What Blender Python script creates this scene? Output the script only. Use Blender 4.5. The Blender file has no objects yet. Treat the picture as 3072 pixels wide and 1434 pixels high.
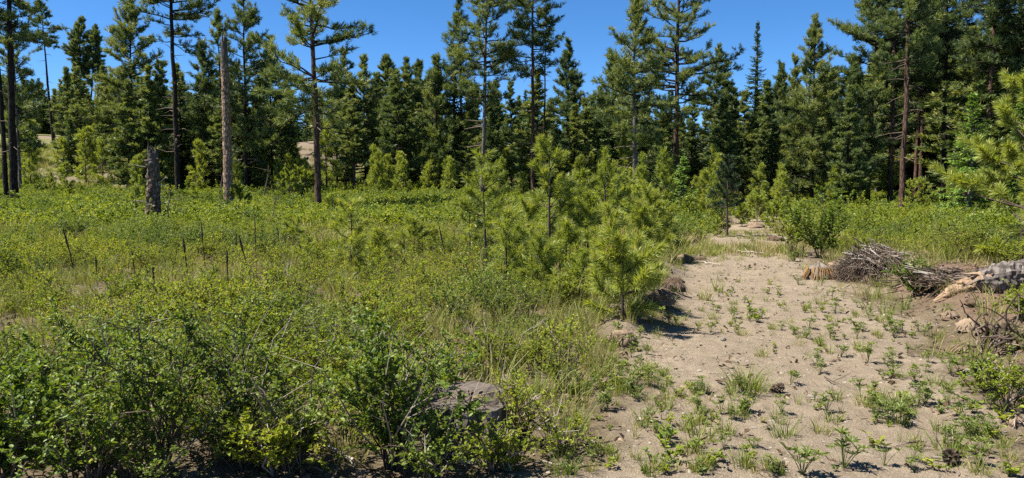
import bpy, math, random
import numpy as np
from mathutils import Vector

scene = bpy.context.scene
col = scene.collection
R = math.radians
rng = np.random.default_rng(11)
random.seed(11)

# ------------------------------------------------------------------ camera, sky, sun, exposure
F, CX, CY, CAMZ, PITCH = 731.0, 512.0, 239.0, 1.7, 3.757
cam_d = bpy.data.cameras.new('camera')
cam = bpy.data.objects.new('camera', cam_d)
col.objects.link(cam)
cam.location = (0, 0, CAMZ)
cam.rotation_euler = (R(90 - PITCH), 0, 0)
cam_d.sensor_width = 36.0
cam_d.lens = 36.0 * F / 1024.0
cam_d.clip_start = 0.05
cam_d.clip_end = 4000.0
scene.camera = cam

SUN_EL, SUN_AZ = 59.0, -97.0            # azimuth measured from +Y (view direction) towards +X
world = bpy.data.worlds.new('World')
scene.world = world
world.use_nodes = True
wn = world.node_tree.nodes
wl = world.node_tree.links
bg = wn['Background']
sky = wn.new('ShaderNodeTexSky')
sky.sky_type = 'NISHITA'
sky.sun_disc = False
sky.sun_elevation = R(SUN_EL)
sky.sun_rotation = R(SUN_AZ)
sky.altitude = 2500
sky.air_density = 0.9
sky.dust_density = 0.0
sky.ozone_density = 6.0
hsv = wn.new('ShaderNodeHueSaturation')
hsv.inputs['Saturation'].default_value = 1.18
wl.new(sky.outputs[0], hsv.inputs['Color'])
wl.new(hsv.outputs[0], bg.inputs['Color'])
bg.inputs['Strength'].default_value = 0.064
sun_d = bpy.data.lights.new('sun', 'SUN')
sun_d.energy = 4.6
sun_d.angle = R(0.53)
sun_d.color = (1.0, 0.955, 0.88)
sun = bpy.data.objects.new('sun', sun_d)
col.objects.link(sun)
_sd = Vector((math.sin(R(SUN_AZ)) * math.cos(R(SUN_EL)), math.cos(R(SUN_AZ)) * math.cos(R(SUN_EL)), math.sin(R(SUN_EL))))
sun.rotation_euler = _sd.to_track_quat('Z', 'Y').to_euler()
sun.location = _sd * 60
scene.view_settings.view_transform = 'Standard'
scene.view_settings.look = 'None'
scene.view_settings.gamma = 1.0
scene.view_settings.exposure = 1.54
scene.view_settings.use_curve_mapping = False
scene.render.filter_size = 0.85
scene.cycles.use_denoising = False
scene.cycles.max_bounces = 8
scene.cycles.transparent_max_bounces = 4
scene.cycles.sample_clamp_indirect = 4.0

# ------------------------------------------------------------------ noise and small maths
def _h(ix, iy, s):
    n = (ix.astype(np.int64) * 374761393 + iy.astype(np.int64) * 668265263 + s * 974634321) & 0xFFFFFFFF
    n = ((n ^ (n >> 13)) * 1274126177) & 0xFFFFFFFF
    return ((n ^ (n >> 16)) & 0xFFFF) / 65535.0

def vn(x, y, s=0):
    x = np.asarray(x, float); y = np.asarray(y, float)
    ix = np.floor(x); iy = np.floor(y)
    fx = x - ix; fy = y - iy
    fx = fx * fx * (3 - 2 * fx); fy = fy * fy * (3 - 2 * fy)
    a = _h(ix, iy, s); b = _h(ix + 1, iy, s); c = _h(ix, iy + 1, s); d = _h(ix + 1, iy + 1, s)
    return (a + (b - a) * fx) * (1 - fy) + (c + (d - c) * fx) * fy

def fbm(x, y, s=0, o=4):
    t = 0.0; a = 0.5; f = 1.0
    for k in range(o):
        t = t + a * vn(np.asarray(x) * f, np.asarray(y) * f, s + k * 17)
        a *= 0.5; f *= 2.03
    return t / (1 - 0.5 ** o)

def sst(a, b, x):
    t = np.clip((np.asarray(x, float) - a) / (b - a), 0, 1)
    return t * t * (3 - 2 * t)

def nrm(v):
    return v / np.maximum(np.linalg.norm(v, axis=-1, keepdims=True), 1e-9)

# ------------------------------------------------------------------ mesh buffer
class Buf:
    def __init__(s):
        s.v = []; s.f = {3: [], 4: []}; s.m = {3: [], 4: []}; s.r = {3: [], 4: []}; s.n = 0
    def add(s, v, f, m=0, var=0.5):
        v = np.asarray(v, float).reshape(-1, 3); f = np.asarray(f, np.int64)
        k = f.shape[1]
        s.v.append(v); s.f[k].append(f + s.n); s.n += len(v)
        s.m[k].append(np.full(len(f), m, np.int32))
        s.r[k].append(np.broadcast_to(np.asarray(var, np.float32), (len(f),)))
    def mesh(s, name, mats, smooth=()):
        me = bpy.data.meshes.new(name)
        v = np.concatenate(s.v).astype(np.float32)
        fs = [np.concatenate(s.f[k]) for k in (4, 3) if s.f[k]]
        ms = np.concatenate([np.concatenate(s.m[k]) for k in (4, 3) if s.f[k]])
        rs = np.concatenate([np.concatenate(s.r[k]) for k in (4, 3) if s.f[k]])
        loops = np.concatenate([f.ravel() for f in fs]).astype(np.int32)
        tot = np.concatenate([np.full(len(f), f.shape[1]) for f in fs])
        start = np.concatenate([[0], np.cumsum(tot)[:-1]]).astype(np.int32)
        me.vertices.add(len(v)); me.vertices.foreach_set('co', v.ravel())
        me.loops.add(len(loops)); me.loops.foreach_set('vertex_index', loops)
        me.polygons.add(len(tot)); me.polygons.foreach_set('loop_start', start)
        for mt in mats: me.materials.append(mt)
        me.polygons.foreach_set('material_index', ms)
        me.polygons.foreach_set('use_smooth', np.isin(ms, list(smooth)))
        at = me.attributes.new('var', 'FLOAT', 'FACE')
        at.data.foreach_set('value', rs.astype(np.float32))
        me.update(calc_edges=True)
        return me

def tube(b, P, rad, sides=6, m=0, var=0.5, cap=False):
    P = np.asarray(P, float); n = len(P)
    T = nrm(np.gradient(P, axis=0))
    mt = nrm(P[-1] - P[0] + 1e-9)
    ref = np.eye(3)[int(np.argmin(np.abs(mt)))]
    N = nrm(np.cross(T, ref)); Bn = np.cross(T, N)
    a = np.linspace(0, 2 * np.pi, sides, endpoint=False)
    rad = np.asarray(rad, float)
    if rad.ndim == 1: rad = rad[:, None] * np.ones((1, sides))
    V = P[:, None] + rad[..., None] * (np.cos(a)[None, :, None] * N[:, None] + np.sin(a)[None, :, None] * Bn[:, None])
    i = np.arange(n - 1)[:, None]; j = np.arange(sides)[None]
    q = np.stack([i * sides + j, i * sides + (j + 1) % sides, (i + 1) * sides + (j + 1) % sides, (i + 1) * sides + j], -1).reshape(-1, 4)
    b.add(V, q, m, var)
    if cap:
        for e in ((0, -1) if cap == 2 else (-1,)):
            c = np.concatenate([V[e], P[e][None]]); k = np.arange(sides)
            f = np.stack([k, (k + 1) % sides, np.full(sides, sides)], -1)
            b.add(c, f if e else f[:, ::-1], m, var)

def needles(b, C, D, n, L, W, th=(0.35, 1.2), m=0, var=0.5, jit=0.04, g=None):
    """n slender triangles fanning out of every centre C about direction D"""
    g = g or rng
    C = np.repeat(np.asarray(C, float), n, 0); D = np.repeat(nrm(np.asarray(D, float)), n, 0)
    k = len(C)
    rv = nrm(g.normal(size=(k, 3))); pv = nrm(rv - D * (rv * D).sum(1, keepdims=True))
    t = g.uniform(th[0], th[1], (k, 1))
    d = D * np.cos(t) + pv * np.sin(t)
    side = nrm(np.cross(d, g.normal(size=(k, 3))))
    l = L * g.uniform(0.75, 1.15, (k, 1))
    p = C + g.normal(size=(k, 3)) * jit
    V = np.stack([p - side * W / 2, p + side * W / 2, p + d * l], 1)
    v = np.repeat(np.broadcast_to(var, (k // n,)), n) + g.normal(size=k) * 0.06
    b.add(V, np.arange(3 * k).reshape(-1, 3), m, np.clip(v, 0, 1))

def leaves(b, C, D, L, W, m=0, var=0.5, up=None, g=None, fold=0.25):
    """oval folded leaves: base at C, pointing along D"""
    g = g or rng
    C = np.asarray(C, float); D = nrm(np.asarray(D, float)); k = len(C)
    upv = (np.array([0, 0, 1.0]) if up is None else up) + g.normal(size=(k, 3)) * 0.55
    s = nrm(np.cross(D, upv)); nn = np.cross(s, D)
    l = (L * g.uniform(0.65, 1.2, k))[:, None]; w = (W / L) * l * 0.5
    f = fold * w
    V = np.stack([C, C + D * l * .3 + s * w * .95 + nn * f, C + D * l * .72 + s * w * .72 + nn * f * .8, C + D * l - nn * l * .08,
                  C + D * l * .72 - s * w * .72 + nn * f * .8, C + D * l * .3 - s * w * .95 + nn * f], 1)
    o = np.arange(k)[:, None] * 6
    q = np.concatenate([o + np.array([[0, 1, 2, 3]]), o + np.array([[0, 3, 4, 5]])], 0)
    v = np.broadcast_to(var, (k,))
    b.add(V, q, m, np.clip(np.concatenate([v, v]), 0, 1))

def blades(b, C, D, L, W, bend, m=0, var=0.5, g=None):
    """curved grass blades: base C, start direction D, falling outwards by bend"""
    g = g or rng
    C = np.asarray(C, float); D = nrm(np.asarray(D, float)); k = len(C)
    L = np.broadcast_to(L, (k,))[:, None]; bend = np.broadcast_to(bend, (k,))[:, None]
    out = np.array(D); out[:, 2] = 0; out = nrm(out + 1e-6)
    s = nrm(np.cross(D, np.array([0, 0, 1.0]) + g.normal(size=(k, 3)) * 0.3))
    p1 = C + D * L * .45
    p2 = p1 + nrm(D + out * bend * .6) * L * .32
    p3 = p2 + nrm(D + out * bend * 1.7 - np.array([0, 0, .5]) * bend) * L * .25
    w = W * 0.5
    V = np.stack([C - s * w, C + s * w, p1 - s * w * .9, p1 + s * w * .9, p2 - s * w * .6, p2 + s * w * .6, p3], 1)
    o = np.arange(k)[:, None] * 7
    v = np.broadcast_to(var, (k,))
    q = np.concatenate([o + np.array([[0, 1, 3, 2]]), o + np.array([[2, 3, 5, 4]])], 0)
    b.add(V, q, m, np.concatenate([v, v]))
    b.n -= k * 7; b.add(V, o + np.array([[4, 5, 6]]), m, v)
    b.v.pop()

# ------------------------------------------------------------------ materials
def mk(name):
    m = bpy.data.materials.new(name); m.use_nodes = True
    nt = m.node_tree; nt.nodes.clear()
    o = nt.nodes.new('ShaderNodeOutputMaterial')
    return m, nt, o
def nd(nt, t, **kw):
    n = nt.nodes.new(t)
    for k, v in kw.items(): setattr(n, k, v)
    return n
def ramp(nt, stops, src):
    r = nd(nt, 'ShaderNodeValToRGB')
    e = r.color_ramp.elements
    while len(e) < len(stops): e.new(0.5)
    for x, (p, c) in zip(e, stops):
        x.position = p; x.color = (*c, 1)
    nt.links.new(src, r.inputs[0])
    return r.outputs[0]
def mathn(nt, op, a, b=None, clamp=False):
    n = nd(nt, 'ShaderNodeMath', operation=op, use_clamp=clamp)
    for i, x in enumerate((a, b)):
        if x is None: continue
        if isinstance(x, (int, float)): n.inputs[i].default_value = x
        else: nt.links.new(x, n.inputs[i])
    return n.outputs[0]
def mixc(nt, f, a, b, mode='MIX'):
    n = nd(nt, 'ShaderNodeMix', data_type='RGBA', blend_type=mode)
    for i, x in ((0, f), (6, a), (7, b)):
        if isinstance(x, (int, float)): n.inputs[i].default_value = x
        elif isinstance(x, tuple): n.inputs[i].default_value = (*x, 1)
        else: nt.links.new(x, n.inputs[i])
    return n.outputs[2]
def noise(nt, vec, scale, detail=4, rough=0.55):
    n = nd(nt, 'ShaderNodeTexNoise')
    n.inputs['Scale'].default_value = scale; n.inputs['Detail'].default_value = detail; n.inputs['Roughness'].default_value = rough
    if vec is not None: nt.links.new(vec, n.inputs['Vector'])
    return n.outputs['Fac']

def leaf_mat(name, stops, trans=0.35, rough=0.5, spec=0.35, objvar=0.5, tcol=(1.25, 1.2, 0.45)):
    m, nt, o = mk(name)
    a = nd(nt, 'ShaderNodeAttribute', attribute_name='var')
    oi = nd(nt, 'ShaderNodeObjectInfo')
    f = mathn(nt, 'ADD', a.outputs['Fac'], mathn(nt, 'MULTIPLY', mathn(nt, 'SUBTRACT', oi.outputs['Random'], 0.5), objvar), True)
    c = ramp(nt, stops, f)
    p = nd(nt, 'ShaderNodeBsdfPrincipled')
    p.inputs['Roughness'].default_value = rough; p.inputs['Specular IOR Level'].default_value = spec
    nt.links.new(c, p.inputs['Base Color'])
    t = nd(nt, 'ShaderNodeBsdfTranslucent')
    nt.links.new(mixc(nt, 1.0, c, tcol, 'MULTIPLY'), t.inputs['Color'])
    mx = nd(nt, 'ShaderNodeMixShader'); mx.inputs[0].default_value = trans
    nt.links.new(p.outputs[0], mx.inputs[1]); nt.links.new(t.outputs[0], mx.inputs[2])
    nt.links.new(mx.outputs[0], o.inputs[0])
    return m

def bark_mat(name, dark, mid, light, scale=1.0, zs=0.22, bump=0.6, rough=0.9):
    m, nt, o = mk(name)
    tc = nd(nt, 'ShaderNodeTexCoord')
    mp = nd(nt, 'ShaderNodeMapping'); mp.inputs['Scale'].default_value = (scale, scale, scale * zs)
    nt.links.new(tc.outputs['Object'], mp.inputs[0])
    n1 = noise(nt, mp.outputs[0], 9, 5, 0.6)
    vo = nd(nt, 'ShaderNodeTexVoronoi', feature='DISTANCE_TO_EDGE'); vo.inputs['Scale'].default_value = 11
    nt.links.new(mp.outputs[0], vo.inputs['Vector'])
    n3 = noise(nt, tc.outputs['Object'], 1.3 * scale, 3)
    f = mathn(nt, 'ADD', mathn(nt, 'MULTIPLY', n1, 0.55), mathn(nt, 'MULTIPLY', mathn(nt, 'MINIMUM', vo.outputs['Distance'], 0.25), 1.7))
    c = ramp(nt, [(0.22, dark), (0.5, mid), (0.8, light)], f)
    c = mixc(nt, mathn(nt, 'MULTIPLY', n3, 0.5), c, mid)
    p = nd(nt, 'ShaderNodeBsdfPrincipled')
    p.inputs['Roughness'].default_value = rough; p.inputs['Specular IOR Level'].default_value = 0.15
    nt.links.new(c, p.inputs['Base Color'])
    bp = nd(nt, 'ShaderNodeBump'); bp.inputs['Strength'].default_value = bump; bp.inputs['Distance'].default_value = 0.03
    nt.links.new(f, bp.inputs['Height']); nt.links.new(bp.outputs[0], p.inputs['Normal'])
    nt.links.new(p.outputs[0], o.inputs[0])
    return m

def plain_mat(name, a, b, scale=20, rough=0.85, objvar=0.4, stretch=(1, 1, 1), bump=0.3):
    m, nt, o = mk(name)
    tc = nd(nt, 'ShaderNodeTexCoord'); oi = nd(nt, 'ShaderNodeObjectInfo')
    at = nd(nt, 'ShaderNodeAttribute', attribute_name='var')
    mp = nd(nt, 'ShaderNodeMapping'); mp.inputs['Scale'].default_value = stretch
    nt.links.new(tc.outputs['Object'], mp.inputs[0])
    n = noise(nt, mp.outputs[0], scale, 5, 0.6)
    f = mathn(nt, 'ADD', mathn(nt, 'ADD', mathn(nt, 'MULTIPLY', mathn(nt, 'SUBTRACT', n, 0.5), 1.6), at.outputs['Fac']),
              mathn(nt, 'MULTIPLY', mathn(nt, 'SUBTRACT', oi.outputs['Random'], 0.5), objvar), True)
    c = ramp(nt, [(0.1, a), (0.9, b)], f)
    p = nd(nt, 'ShaderNodeBsdfPrincipled')
    p.inputs['Roughness'].default_value = rough; p.inputs['Specular IOR Level'].default_value = 0.2
    nt.links.new(c, p.inputs['Base Color'])
    bp = nd(nt, 'ShaderNodeBump'); bp.inputs['Strength'].default_value = bump; bp.inputs['Distance'].default_value = 0.01
    nt.links.new(n, bp.inputs['Height']); nt.links.new(bp.outputs[0], p.inputs['Normal'])
    nt.links.new(p.outputs[0], o.inputs[0])
    return m

M = {}
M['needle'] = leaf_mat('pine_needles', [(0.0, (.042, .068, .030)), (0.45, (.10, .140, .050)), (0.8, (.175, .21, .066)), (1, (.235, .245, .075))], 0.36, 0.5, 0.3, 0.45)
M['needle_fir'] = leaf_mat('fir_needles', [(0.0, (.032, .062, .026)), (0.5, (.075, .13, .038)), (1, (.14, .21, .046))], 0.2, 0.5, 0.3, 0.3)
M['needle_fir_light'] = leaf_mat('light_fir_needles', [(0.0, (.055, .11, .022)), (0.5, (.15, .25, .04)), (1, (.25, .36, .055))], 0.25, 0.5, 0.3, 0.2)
M['needle_young'] = leaf_mat('young_pine_needles', [(0.0, (.105, .15, .026)), (0.5, (.23, .275, .046)), (1, (.35, .37, .08))], 0.45, 0.42, 0.4, 0.35)
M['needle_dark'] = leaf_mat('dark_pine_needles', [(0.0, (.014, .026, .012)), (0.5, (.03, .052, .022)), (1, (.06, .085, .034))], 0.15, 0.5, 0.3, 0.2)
M['candle'] = plain_mat('pine_candle', (.26, .17, .06), (.38, .30, .10), 30, 0.7)
M['leaf_a'] = leaf_mat('snowberry_leaf', [(0.0, (.11, .155, .016)), (0.5, (.215, .265, .025)), (0.9, (.30, .325, .036)), (1, (.40, .37, .08))], 0.48, 0.58, 0.22, 0.5)
M['leaf_y'] = leaf_mat('spirea_leaf', [(0.0, (.125, .175, .018)), (0.5, (.24, .285, .028)), (0.9, (.33, .35, .04)), (1, (.42, .38, .08))], 0.48, 0.58, 0.22, 0.5)
M['leaf_d'] = leaf_mat('serviceberry_leaf', [(0.0, (.062, .105, .015)), (0.5, (.135, .195, .024)), (0.85, (.22, .27, .042)), (1, (.38, .39, .16))], 0.42, 0.5, 0.32, 0.3)
M['grass'] = leaf_mat('grass_blade', [(0.0, (.10, .145, .025)), (0.45, (.17, .205, .035)), (0.8, (.26, .25, .07)), (1, (.38, .32, .14))], 0.35, 0.5, 0.3, 0.5)
M['grass_dry'] = leaf_mat('dry_grass_blade', [(0.0, (.2, .17, .07)), (0.5, (.32, .26, .12)), (1, (.46, .38, .2))], 0.3, 0.6, 0.2, 0.4, (1, 1, .7))
M['lupine'] = leaf_mat('lupine_leaf', [(0.0, (.09, .13, .03)), (0.5, (.145, .18, .042)), (1, (.20, .225, .06))], 0.35, 0.5, 0.35, 0.4)
M['stem'] = plain_mat('shrub_stem', (.035, .026, .018), (.13, .095, .065), 30)
M['stem_pale'] = plain_mat('pale_shrub_stem', (.16, .13, .10), (.34, .29, .23), 30)
M['bark_dark'] = bark_mat('dark_pine_bark', (.006, .0045, .004), (.022, .016, .012), (.052, .037, .028))
M['bark_red'] = bark_mat('reddish_pine_bark', (.018, .011, .008), (.075, .042, .029), (.16, .10, .07))
M['bark_snag'] = bark_mat('flaking_snag_bark', (.022, .012, .008), (.21, .128, .086), (.44, .345, .26), 1.0, 0.4, 0.9)
M['bark_log'] = bark_mat('grey_log_bark', (.018, .014, .012), (.085, .07, .058), (.21, .185, .16), 1.6, 0.9, 1.0)
M['bark_grey'] = bark_mat('grey_pine_bark', (.03, .024, .02), (.12, .10, .085), (.22, .19, .165))
M['wood_grey'] = plain_mat('weathered_grey_wood', (.055, .043, .032), (.19, .158, .125), 14, 0.9, 0.3, (1, 1, .12), 0.6)
M['wood_pale'] = plain_mat('bleached_wood', (.2, .165, .125), (.44, .385, .31), 14, 0.8, 0.3, (1, 1, .15), 0.4)
M['wood_orange'] = plain_mat('fresh_split_wood', (.12, .068, .038), (.29, .20, .125), 12, 0.8, 0.3, (1, 1, .12), 0.6)
M['twig'] = plain_mat('dead_twig', (.075, .052, .037), (.235, .18, .135), 20, 0.9, 0.6)
M['twig_dark'] = plain_mat('dark_dead_twig', (.025, .018, .013), (.085, .06, .045), 20, 0.9, 0.5)
M['stump_top'] = plain_mat('cut_stump_wood', (.028, .022, .017), (.115, .096, .076), 9, 0.95, 0.2, (1, 1, 1), 1.0)
M['bark_stub'] = bark_mat('dark_flaking_bark', (.012, .008, .006), (.10, .068, .05), (.26, .205, .16), 1.0, 0.45, 1.0)
M['stalk'] = plain_mat('dead_stalk', (.022, .016, .011), (.07, .05, .034), 30, 0.9, 0.4)
M['stone'] = plain_mat('grey_stone', (.10, .085, .066), (.30, .26, .205), 14, 0.85, 0.9)
M['cone'] = plain_mat('pine_cone', (.035, .024, .017), (.12, .085, .06), 20, 0.8)
M['root_fibre'] = plain_mat('rotten_wood', (.09, .048, .018), (.29, .175, .07), 18, 0.9, 0.4, (1, 1, .2), 0.8)
M['litter'] = plain_mat('dead_leaf_litter', (.075, .048, .03), (.235, .17, .11), 25, 0.9, 0.9)

def ground_mat():
    m, nt, o = mk('soil')
    tc = nd(nt, 'ShaderNodeTexCoord'); P = tc.outputs['Object']
    def at(n): return nd(nt, 'ShaderNodeAttribute', attribute_name=n).outputs['Fac']
    n1 = noise(nt, P, 0.9, 6, 0.6); n2 = noise(nt, P, 7, 6, 0.65); n3 = noise(nt, P, 45, 4, 0.7); n4 = noise(nt, P, 140, 3, 0.7)
    mxn = mathn(nt, 'ADD', mathn(nt, 'MULTIPLY', n2, 0.5), mathn(nt, 'MULTIPLY', n3, 0.5))
    track = ramp(nt, [(0.30, (.118, .089, .059)), (0.45, (.222, .174, .119)), (0.58, (.288, .23, .162)), (0.74, (.38, .315, .23))], mxn)
    track = mixc(nt, mathn(nt, 'MULTIPLY', ramp(nt, [(0.35, (0, 0, 0)), (0.7, (1, 1, 1))], n1), 0.7), track, (.185, .145, .098))
    vo = nd(nt, 'ShaderNodeTexVoronoi'); vo.inputs['Scale'].default_value = 55
    nt.links.new(P, vo.inputs['Vector'])
    peb = mathn(nt, 'LESS_THAN', vo.outputs['Distance'], 0.26)
    pc = nd(nt, 'ShaderNodeSeparateColor'); nt.links.new(vo.outputs['Color'], pc.inputs[0])
    pebm = mathn(nt, 'MULTIPLY', peb, mathn(nt, 'GREATER_THAN', pc.outputs[0], 0.72))
    track = mixc(nt, mathn(nt, 'MULTIPLY', pebm, 0.75), track, ramp(nt, [(0, (.11, .085, .065)), (0.5, (.36, .30, .235)), (1, (.55, .49, .41))], pc.outputs[1]))
    meadow = ramp(nt, [(0.3, (.06, .045, .028)), (0.5, (.13, .10, .06)), (0.65, (.20, .155, .095)), (0.8, (.27, .22, .14))], mxn)
    bare = ramp(nt, [(0.3, (.11, .082, .056)), (0.55, (.18, .138, .097)), (0.75, (.235, .185, .135))], mxn)
    red = ramp(nt, [(0.3, (.07, .042, .028)), (0.5, (.15, .094, .063)), (0.72, (.24, .165, .118))], mxn)
    fargr = ramp(nt, [(0.35, (.075, .09, .02)), (0.55, (.14, .135, .045)), (0.75, (.21, .175, .085))], mathn(nt, 'ADD', mathn(nt, 'MULTIPLY', n2, 0.6), mathn(nt, 'MULTIPLY', n1, 0.4)))
    c = mixc(nt, at('far'), meadow, fargr)
    c = mixc(nt, at('bare'), c, bare)
    c = mixc(nt, at('track'), c, track)
    c = mixc(nt, at('red'), c, red)
    p = nd(nt, 'ShaderNodeBsdfPrincipled')
    p.inputs['Roughness'].default_value = 0.95; p.inputs['Specular IOR Level'].default_value = 0.1
    nt.links.new(c, p.inputs['Base Color'])
    hgt = mathn(nt, 'ADD', mathn(nt, 'ADD', mathn(nt, 'MULTIPLY', n3, 1.0), mathn(nt, 'MULTIPLY', n4, 0.5)), mathn(nt, 'MULTIPLY', pebm, 0.35))
    bp = nd(nt, 'ShaderNodeBump'); bp.inputs['Strength'].default_value = 0.9; bp.inputs['Distance'].default_value = 0.03
    nt.links.new(hgt, bp.inputs['Height']); nt.links.new(bp.outputs[0], p.inputs['Normal'])
    nt.links.new(p.outputs[0], o.inputs[0])
    return m
M['soil'] = ground_mat()

# ------------------------------------------------------------------ objects, labels
def link(name, data, parent=None):
    o = bpy.data.objects.new(name, data); col.objects.link(o)
    if parent is not None: o.parent = parent
    return o
def tag(o, label, cat, group=None):
    o['label'] = label; o['category'] = cat
    if group: o['group'] = group
    return o
def thing(name, label, cat, loc, rz=0.0, sc=(1, 1, 1), group=None):
    o = link(name, None); o.location = loc; o.rotation_euler = (0, 0, rz); o.scale = sc
    o.empty_display_size = 0.1
    return tag(o, label, cat, group)

# ------------------------------------------------------------------ terrain
TR = np.array([  # distance, left edge and right edge of the bare track
    (0.0, -1.2, 2.2), (3.0, -.3, 2.9), (4.33, .30, 3.35), (5.05, .58, 3.5), (6.64, .95, 4.0), (8.45, 1.45, 4.75), (11.2, 2.3, 5.7), (14.0, 3.0, 6.45),
    (18.5, 4.15, 7.35), (25.4, 6.6, 9.7), (32.7, 9.4, 12.2), (37.0, 11.3, 13.3), (40.0, 12.7, 13.2)])
def edges(y):
    return np.interp(y, TR[:, 0], TR[:, 1]), np.interp(y, TR[:, 0], TR[:, 2])
def track_mask(x, y):
    xl, xr = edges(y)
    j = (fbm(x * 1.3, y * 1.3, 3, 4) - 0.5) * 1.3
    d = np.minimum(x - xl, xr - x) + j
    return sst(-0.15, 0.25, d) * sst(39.5, 36, y) * sst(-12, -6, y)
MOUND = (-19.6, 72.0)
def terrain(x, y):
    x = np.asarray(x, float); y = np.asarray(y, float)
    u = x / np.maximum(y, 8.0)
    A = np.interp(u, [-0.5, -0.1, 0.1, 0.3], [1.6, 1.5, 0.75, 0.6])
    Bc = np.interp(u, [-0.7, -0.48, -0.36, -0.2, 0.0, 0.2], [1.05, 0.95, 0.5, 0.28, 0.16, 0.1])
    t = np.clip((y - 15) / 35, 0, 1.6)
    g2 = 0.17 * np.maximum(0, y - 50); g2 = 11.0 * (1 - np.exp(-g2 / 11.0))
    z = A * t ** 1.5 + Bc * g2
    z = z + (fbm(x * .16, y * .16, 41, 3) - .5) * 0.5 * sst(6, 30, y) * (1 - .7 * track_mask(x, y))
    z = z + 1.9 * np.exp(-(((x - MOUND[0]) / 3.3) ** 2 + ((y - MOUND[1]) / 5.0) ** 2) ** 1.1) * (.55 + .9 * fbm(x * .5, y * .5, 43, 4))
    xl, xr = edges(y)
    # right bank of pushed-up soil and the low spoil along the left edge
    wy = sst(5.0, 6.3, y) * sst(19, 15, y)
    z = z + wy * (0.36 * sst(0.15, 1.2, x - xr) * sst(4.0, 2.4, x - xr)) * (0.6 + 0.9 * fbm(x * 1.1, y * 1.1, 7, 4))
    wl_ = sst(7.6, 9.0, y) * sst(17, 14, y)
    z = z + wl_ * 0.24 * np.exp(-((x - xl + 0.15) / 0.38) ** 2) * (0.3 + 1.3 * vn(x * 1.2, y * 1.2, 9))
    near = sst(45, 15, y)
    tm = track_mask(x, y)
    z = z + near * ((fbm(x * 1.1, y * 1.1, 21, 4) - .5) * (0.16 - 0.08 * tm) + (fbm(x * 5, y * 5, 23, 3) - .5) * 0.045)
    z = z + sst(16, 6, y) * (fbm(x * 13, y * 13, 25, 2) - .5) * 0.042
    z = z + red_mask(x, y) * ((fbm(x * 3.2, y * 3.2, 27, 4) - .5) * .22 + (vn(x * 11, y * 11, 29) - .5) * .05)
    return z
def red_mask(x, y):
    xl, xr = edges(y)
    return sst(0.35, 0.9, x - xr + (fbm(x * 2, y * 2, 31, 3) - .5) * 1.2) * sst(3.6, 2.6, x - xr) * sst(4.4, 5.4, y) * sst(15, 11.5, y)
def bare_mask(x, y):
    n = (fbm(x * .22, y * .22, 33, 4) - .5)
    b = sst(1.35, .9, np.hypot((x - MOUND[0]) / 4.4, (y - MOUND[1]) / 5.6) + n * .5)
    b = np.maximum(b, sst(.0, .12, n - .06) * sst(48, 56, y) * sst(-.2, -.3, x / np.maximum(y, 1)))
    b = np.maximum(b, sst(1.2, .8, np.hypot((x + 9.3) / 5.5, (y - 57) / 1.6) + n * .6))
    b = np.maximum(b, sst(1.2, .8, np.hypot((x - 13) / 3.0, (y - 37) / 3.0) + n) * .8)
    return b

ys = np.concatenate([np.linspace(-30, 1.5, 16), np.arange(2.2, 14, 0.055), 14 * 1.0235 ** np.arange(0, 170)])
us = np.linspace(-1, 1, 371)
YY, UU = np.meshgrid(ys, us, indexing='ij')
XX = UU * np.maximum(14, 1.2 * (YY + 3)) * (0.35 + 0.65 * np.abs(UU)) / 1.0
ZZ = terrain(XX, YY)
TM = track_mask(XX, YY)
V = np.stack([XX, YY, ZZ], -1).reshape(-1, 3)
ny, nx = XX.shape
i = np.arange(ny - 1)[:, None]; j = np.arange(nx - 1)[None]
Q = np.stack([i * nx + j, i * nx + j + 1, (i + 1) * nx + j + 1, (i + 1) * nx + j], -1).reshape(-1, 4)
cx = XX.ravel()[Q].mean(1); cyy = YY.ravel()[Q].mean(1)
is_track = track_mask(cx, cyy) > 0.4
for nm, sel in (('ground', ~is_track), ('dirt_track', is_track)):
    q = Q[sel]; uq, inv = np.unique(q, return_inverse=True)
    b = Buf(); b.add(V[uq], inv.reshape(-1, 4))
    me = b.mesh(nm, [M['soil']], (0,))
    vx, vy = V[uq, 0], V[uq, 1]
    for an, val in (('track', TM.ravel()[uq]), ('red', red_mask(vx, vy)), ('bare', bare_mask(vx, vy)),
                    ('far', sst(34, 48, vy + (fbm(vx * .3, vy * .3, 51, 3) - .5) * 12))):
        a = me.attributes.new(an, 'FLOAT', 'POINT'); a.data.foreach_set('value', np.asarray(val, np.float32))
    o = link(nm, me); o['kind'] = 'structure'

# ------------------------------------------------------------------ from photograph position to place on the terrain
cp, sp = math.cos(R(PITCH)), math.sin(R(PITCH))
def ray(px, py):
    a = (px - CX) / F; bb = (CY - py) / F
    return np.array([a, cp + bb * sp, -sp + bb * cp])
_t = np.concatenate([np.arange(2.5, 20, .02), np.arange(20, 170, .1)])
def gp(px, py, off=0.0):
    """first point of the terrain (raised by off) met by the line of sight"""
    d = ray(px, py); d = d / d[1]
    x = d[0] * _t; z = CAMZ + d[2] * _t
    below = z < terrain(x, _t) + off
    k = int(np.argmax(below)) if below.any() else len(_t) - 1
    return np.array([x[k], _t[k], float(terrain(x[k], _t[k]))])
def at(px, py, Y):
    d = ray(px, py); return np.array([0, 0, CAMZ]) + d * (Y / d[1])
def on(px, Y):
    x = (px - CX) / F * Y; return np.array([x, Y, float(terrain(x, Y))])
def height_to(py, base):
    return at(512, py, base[1])[2] - base[2]


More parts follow.
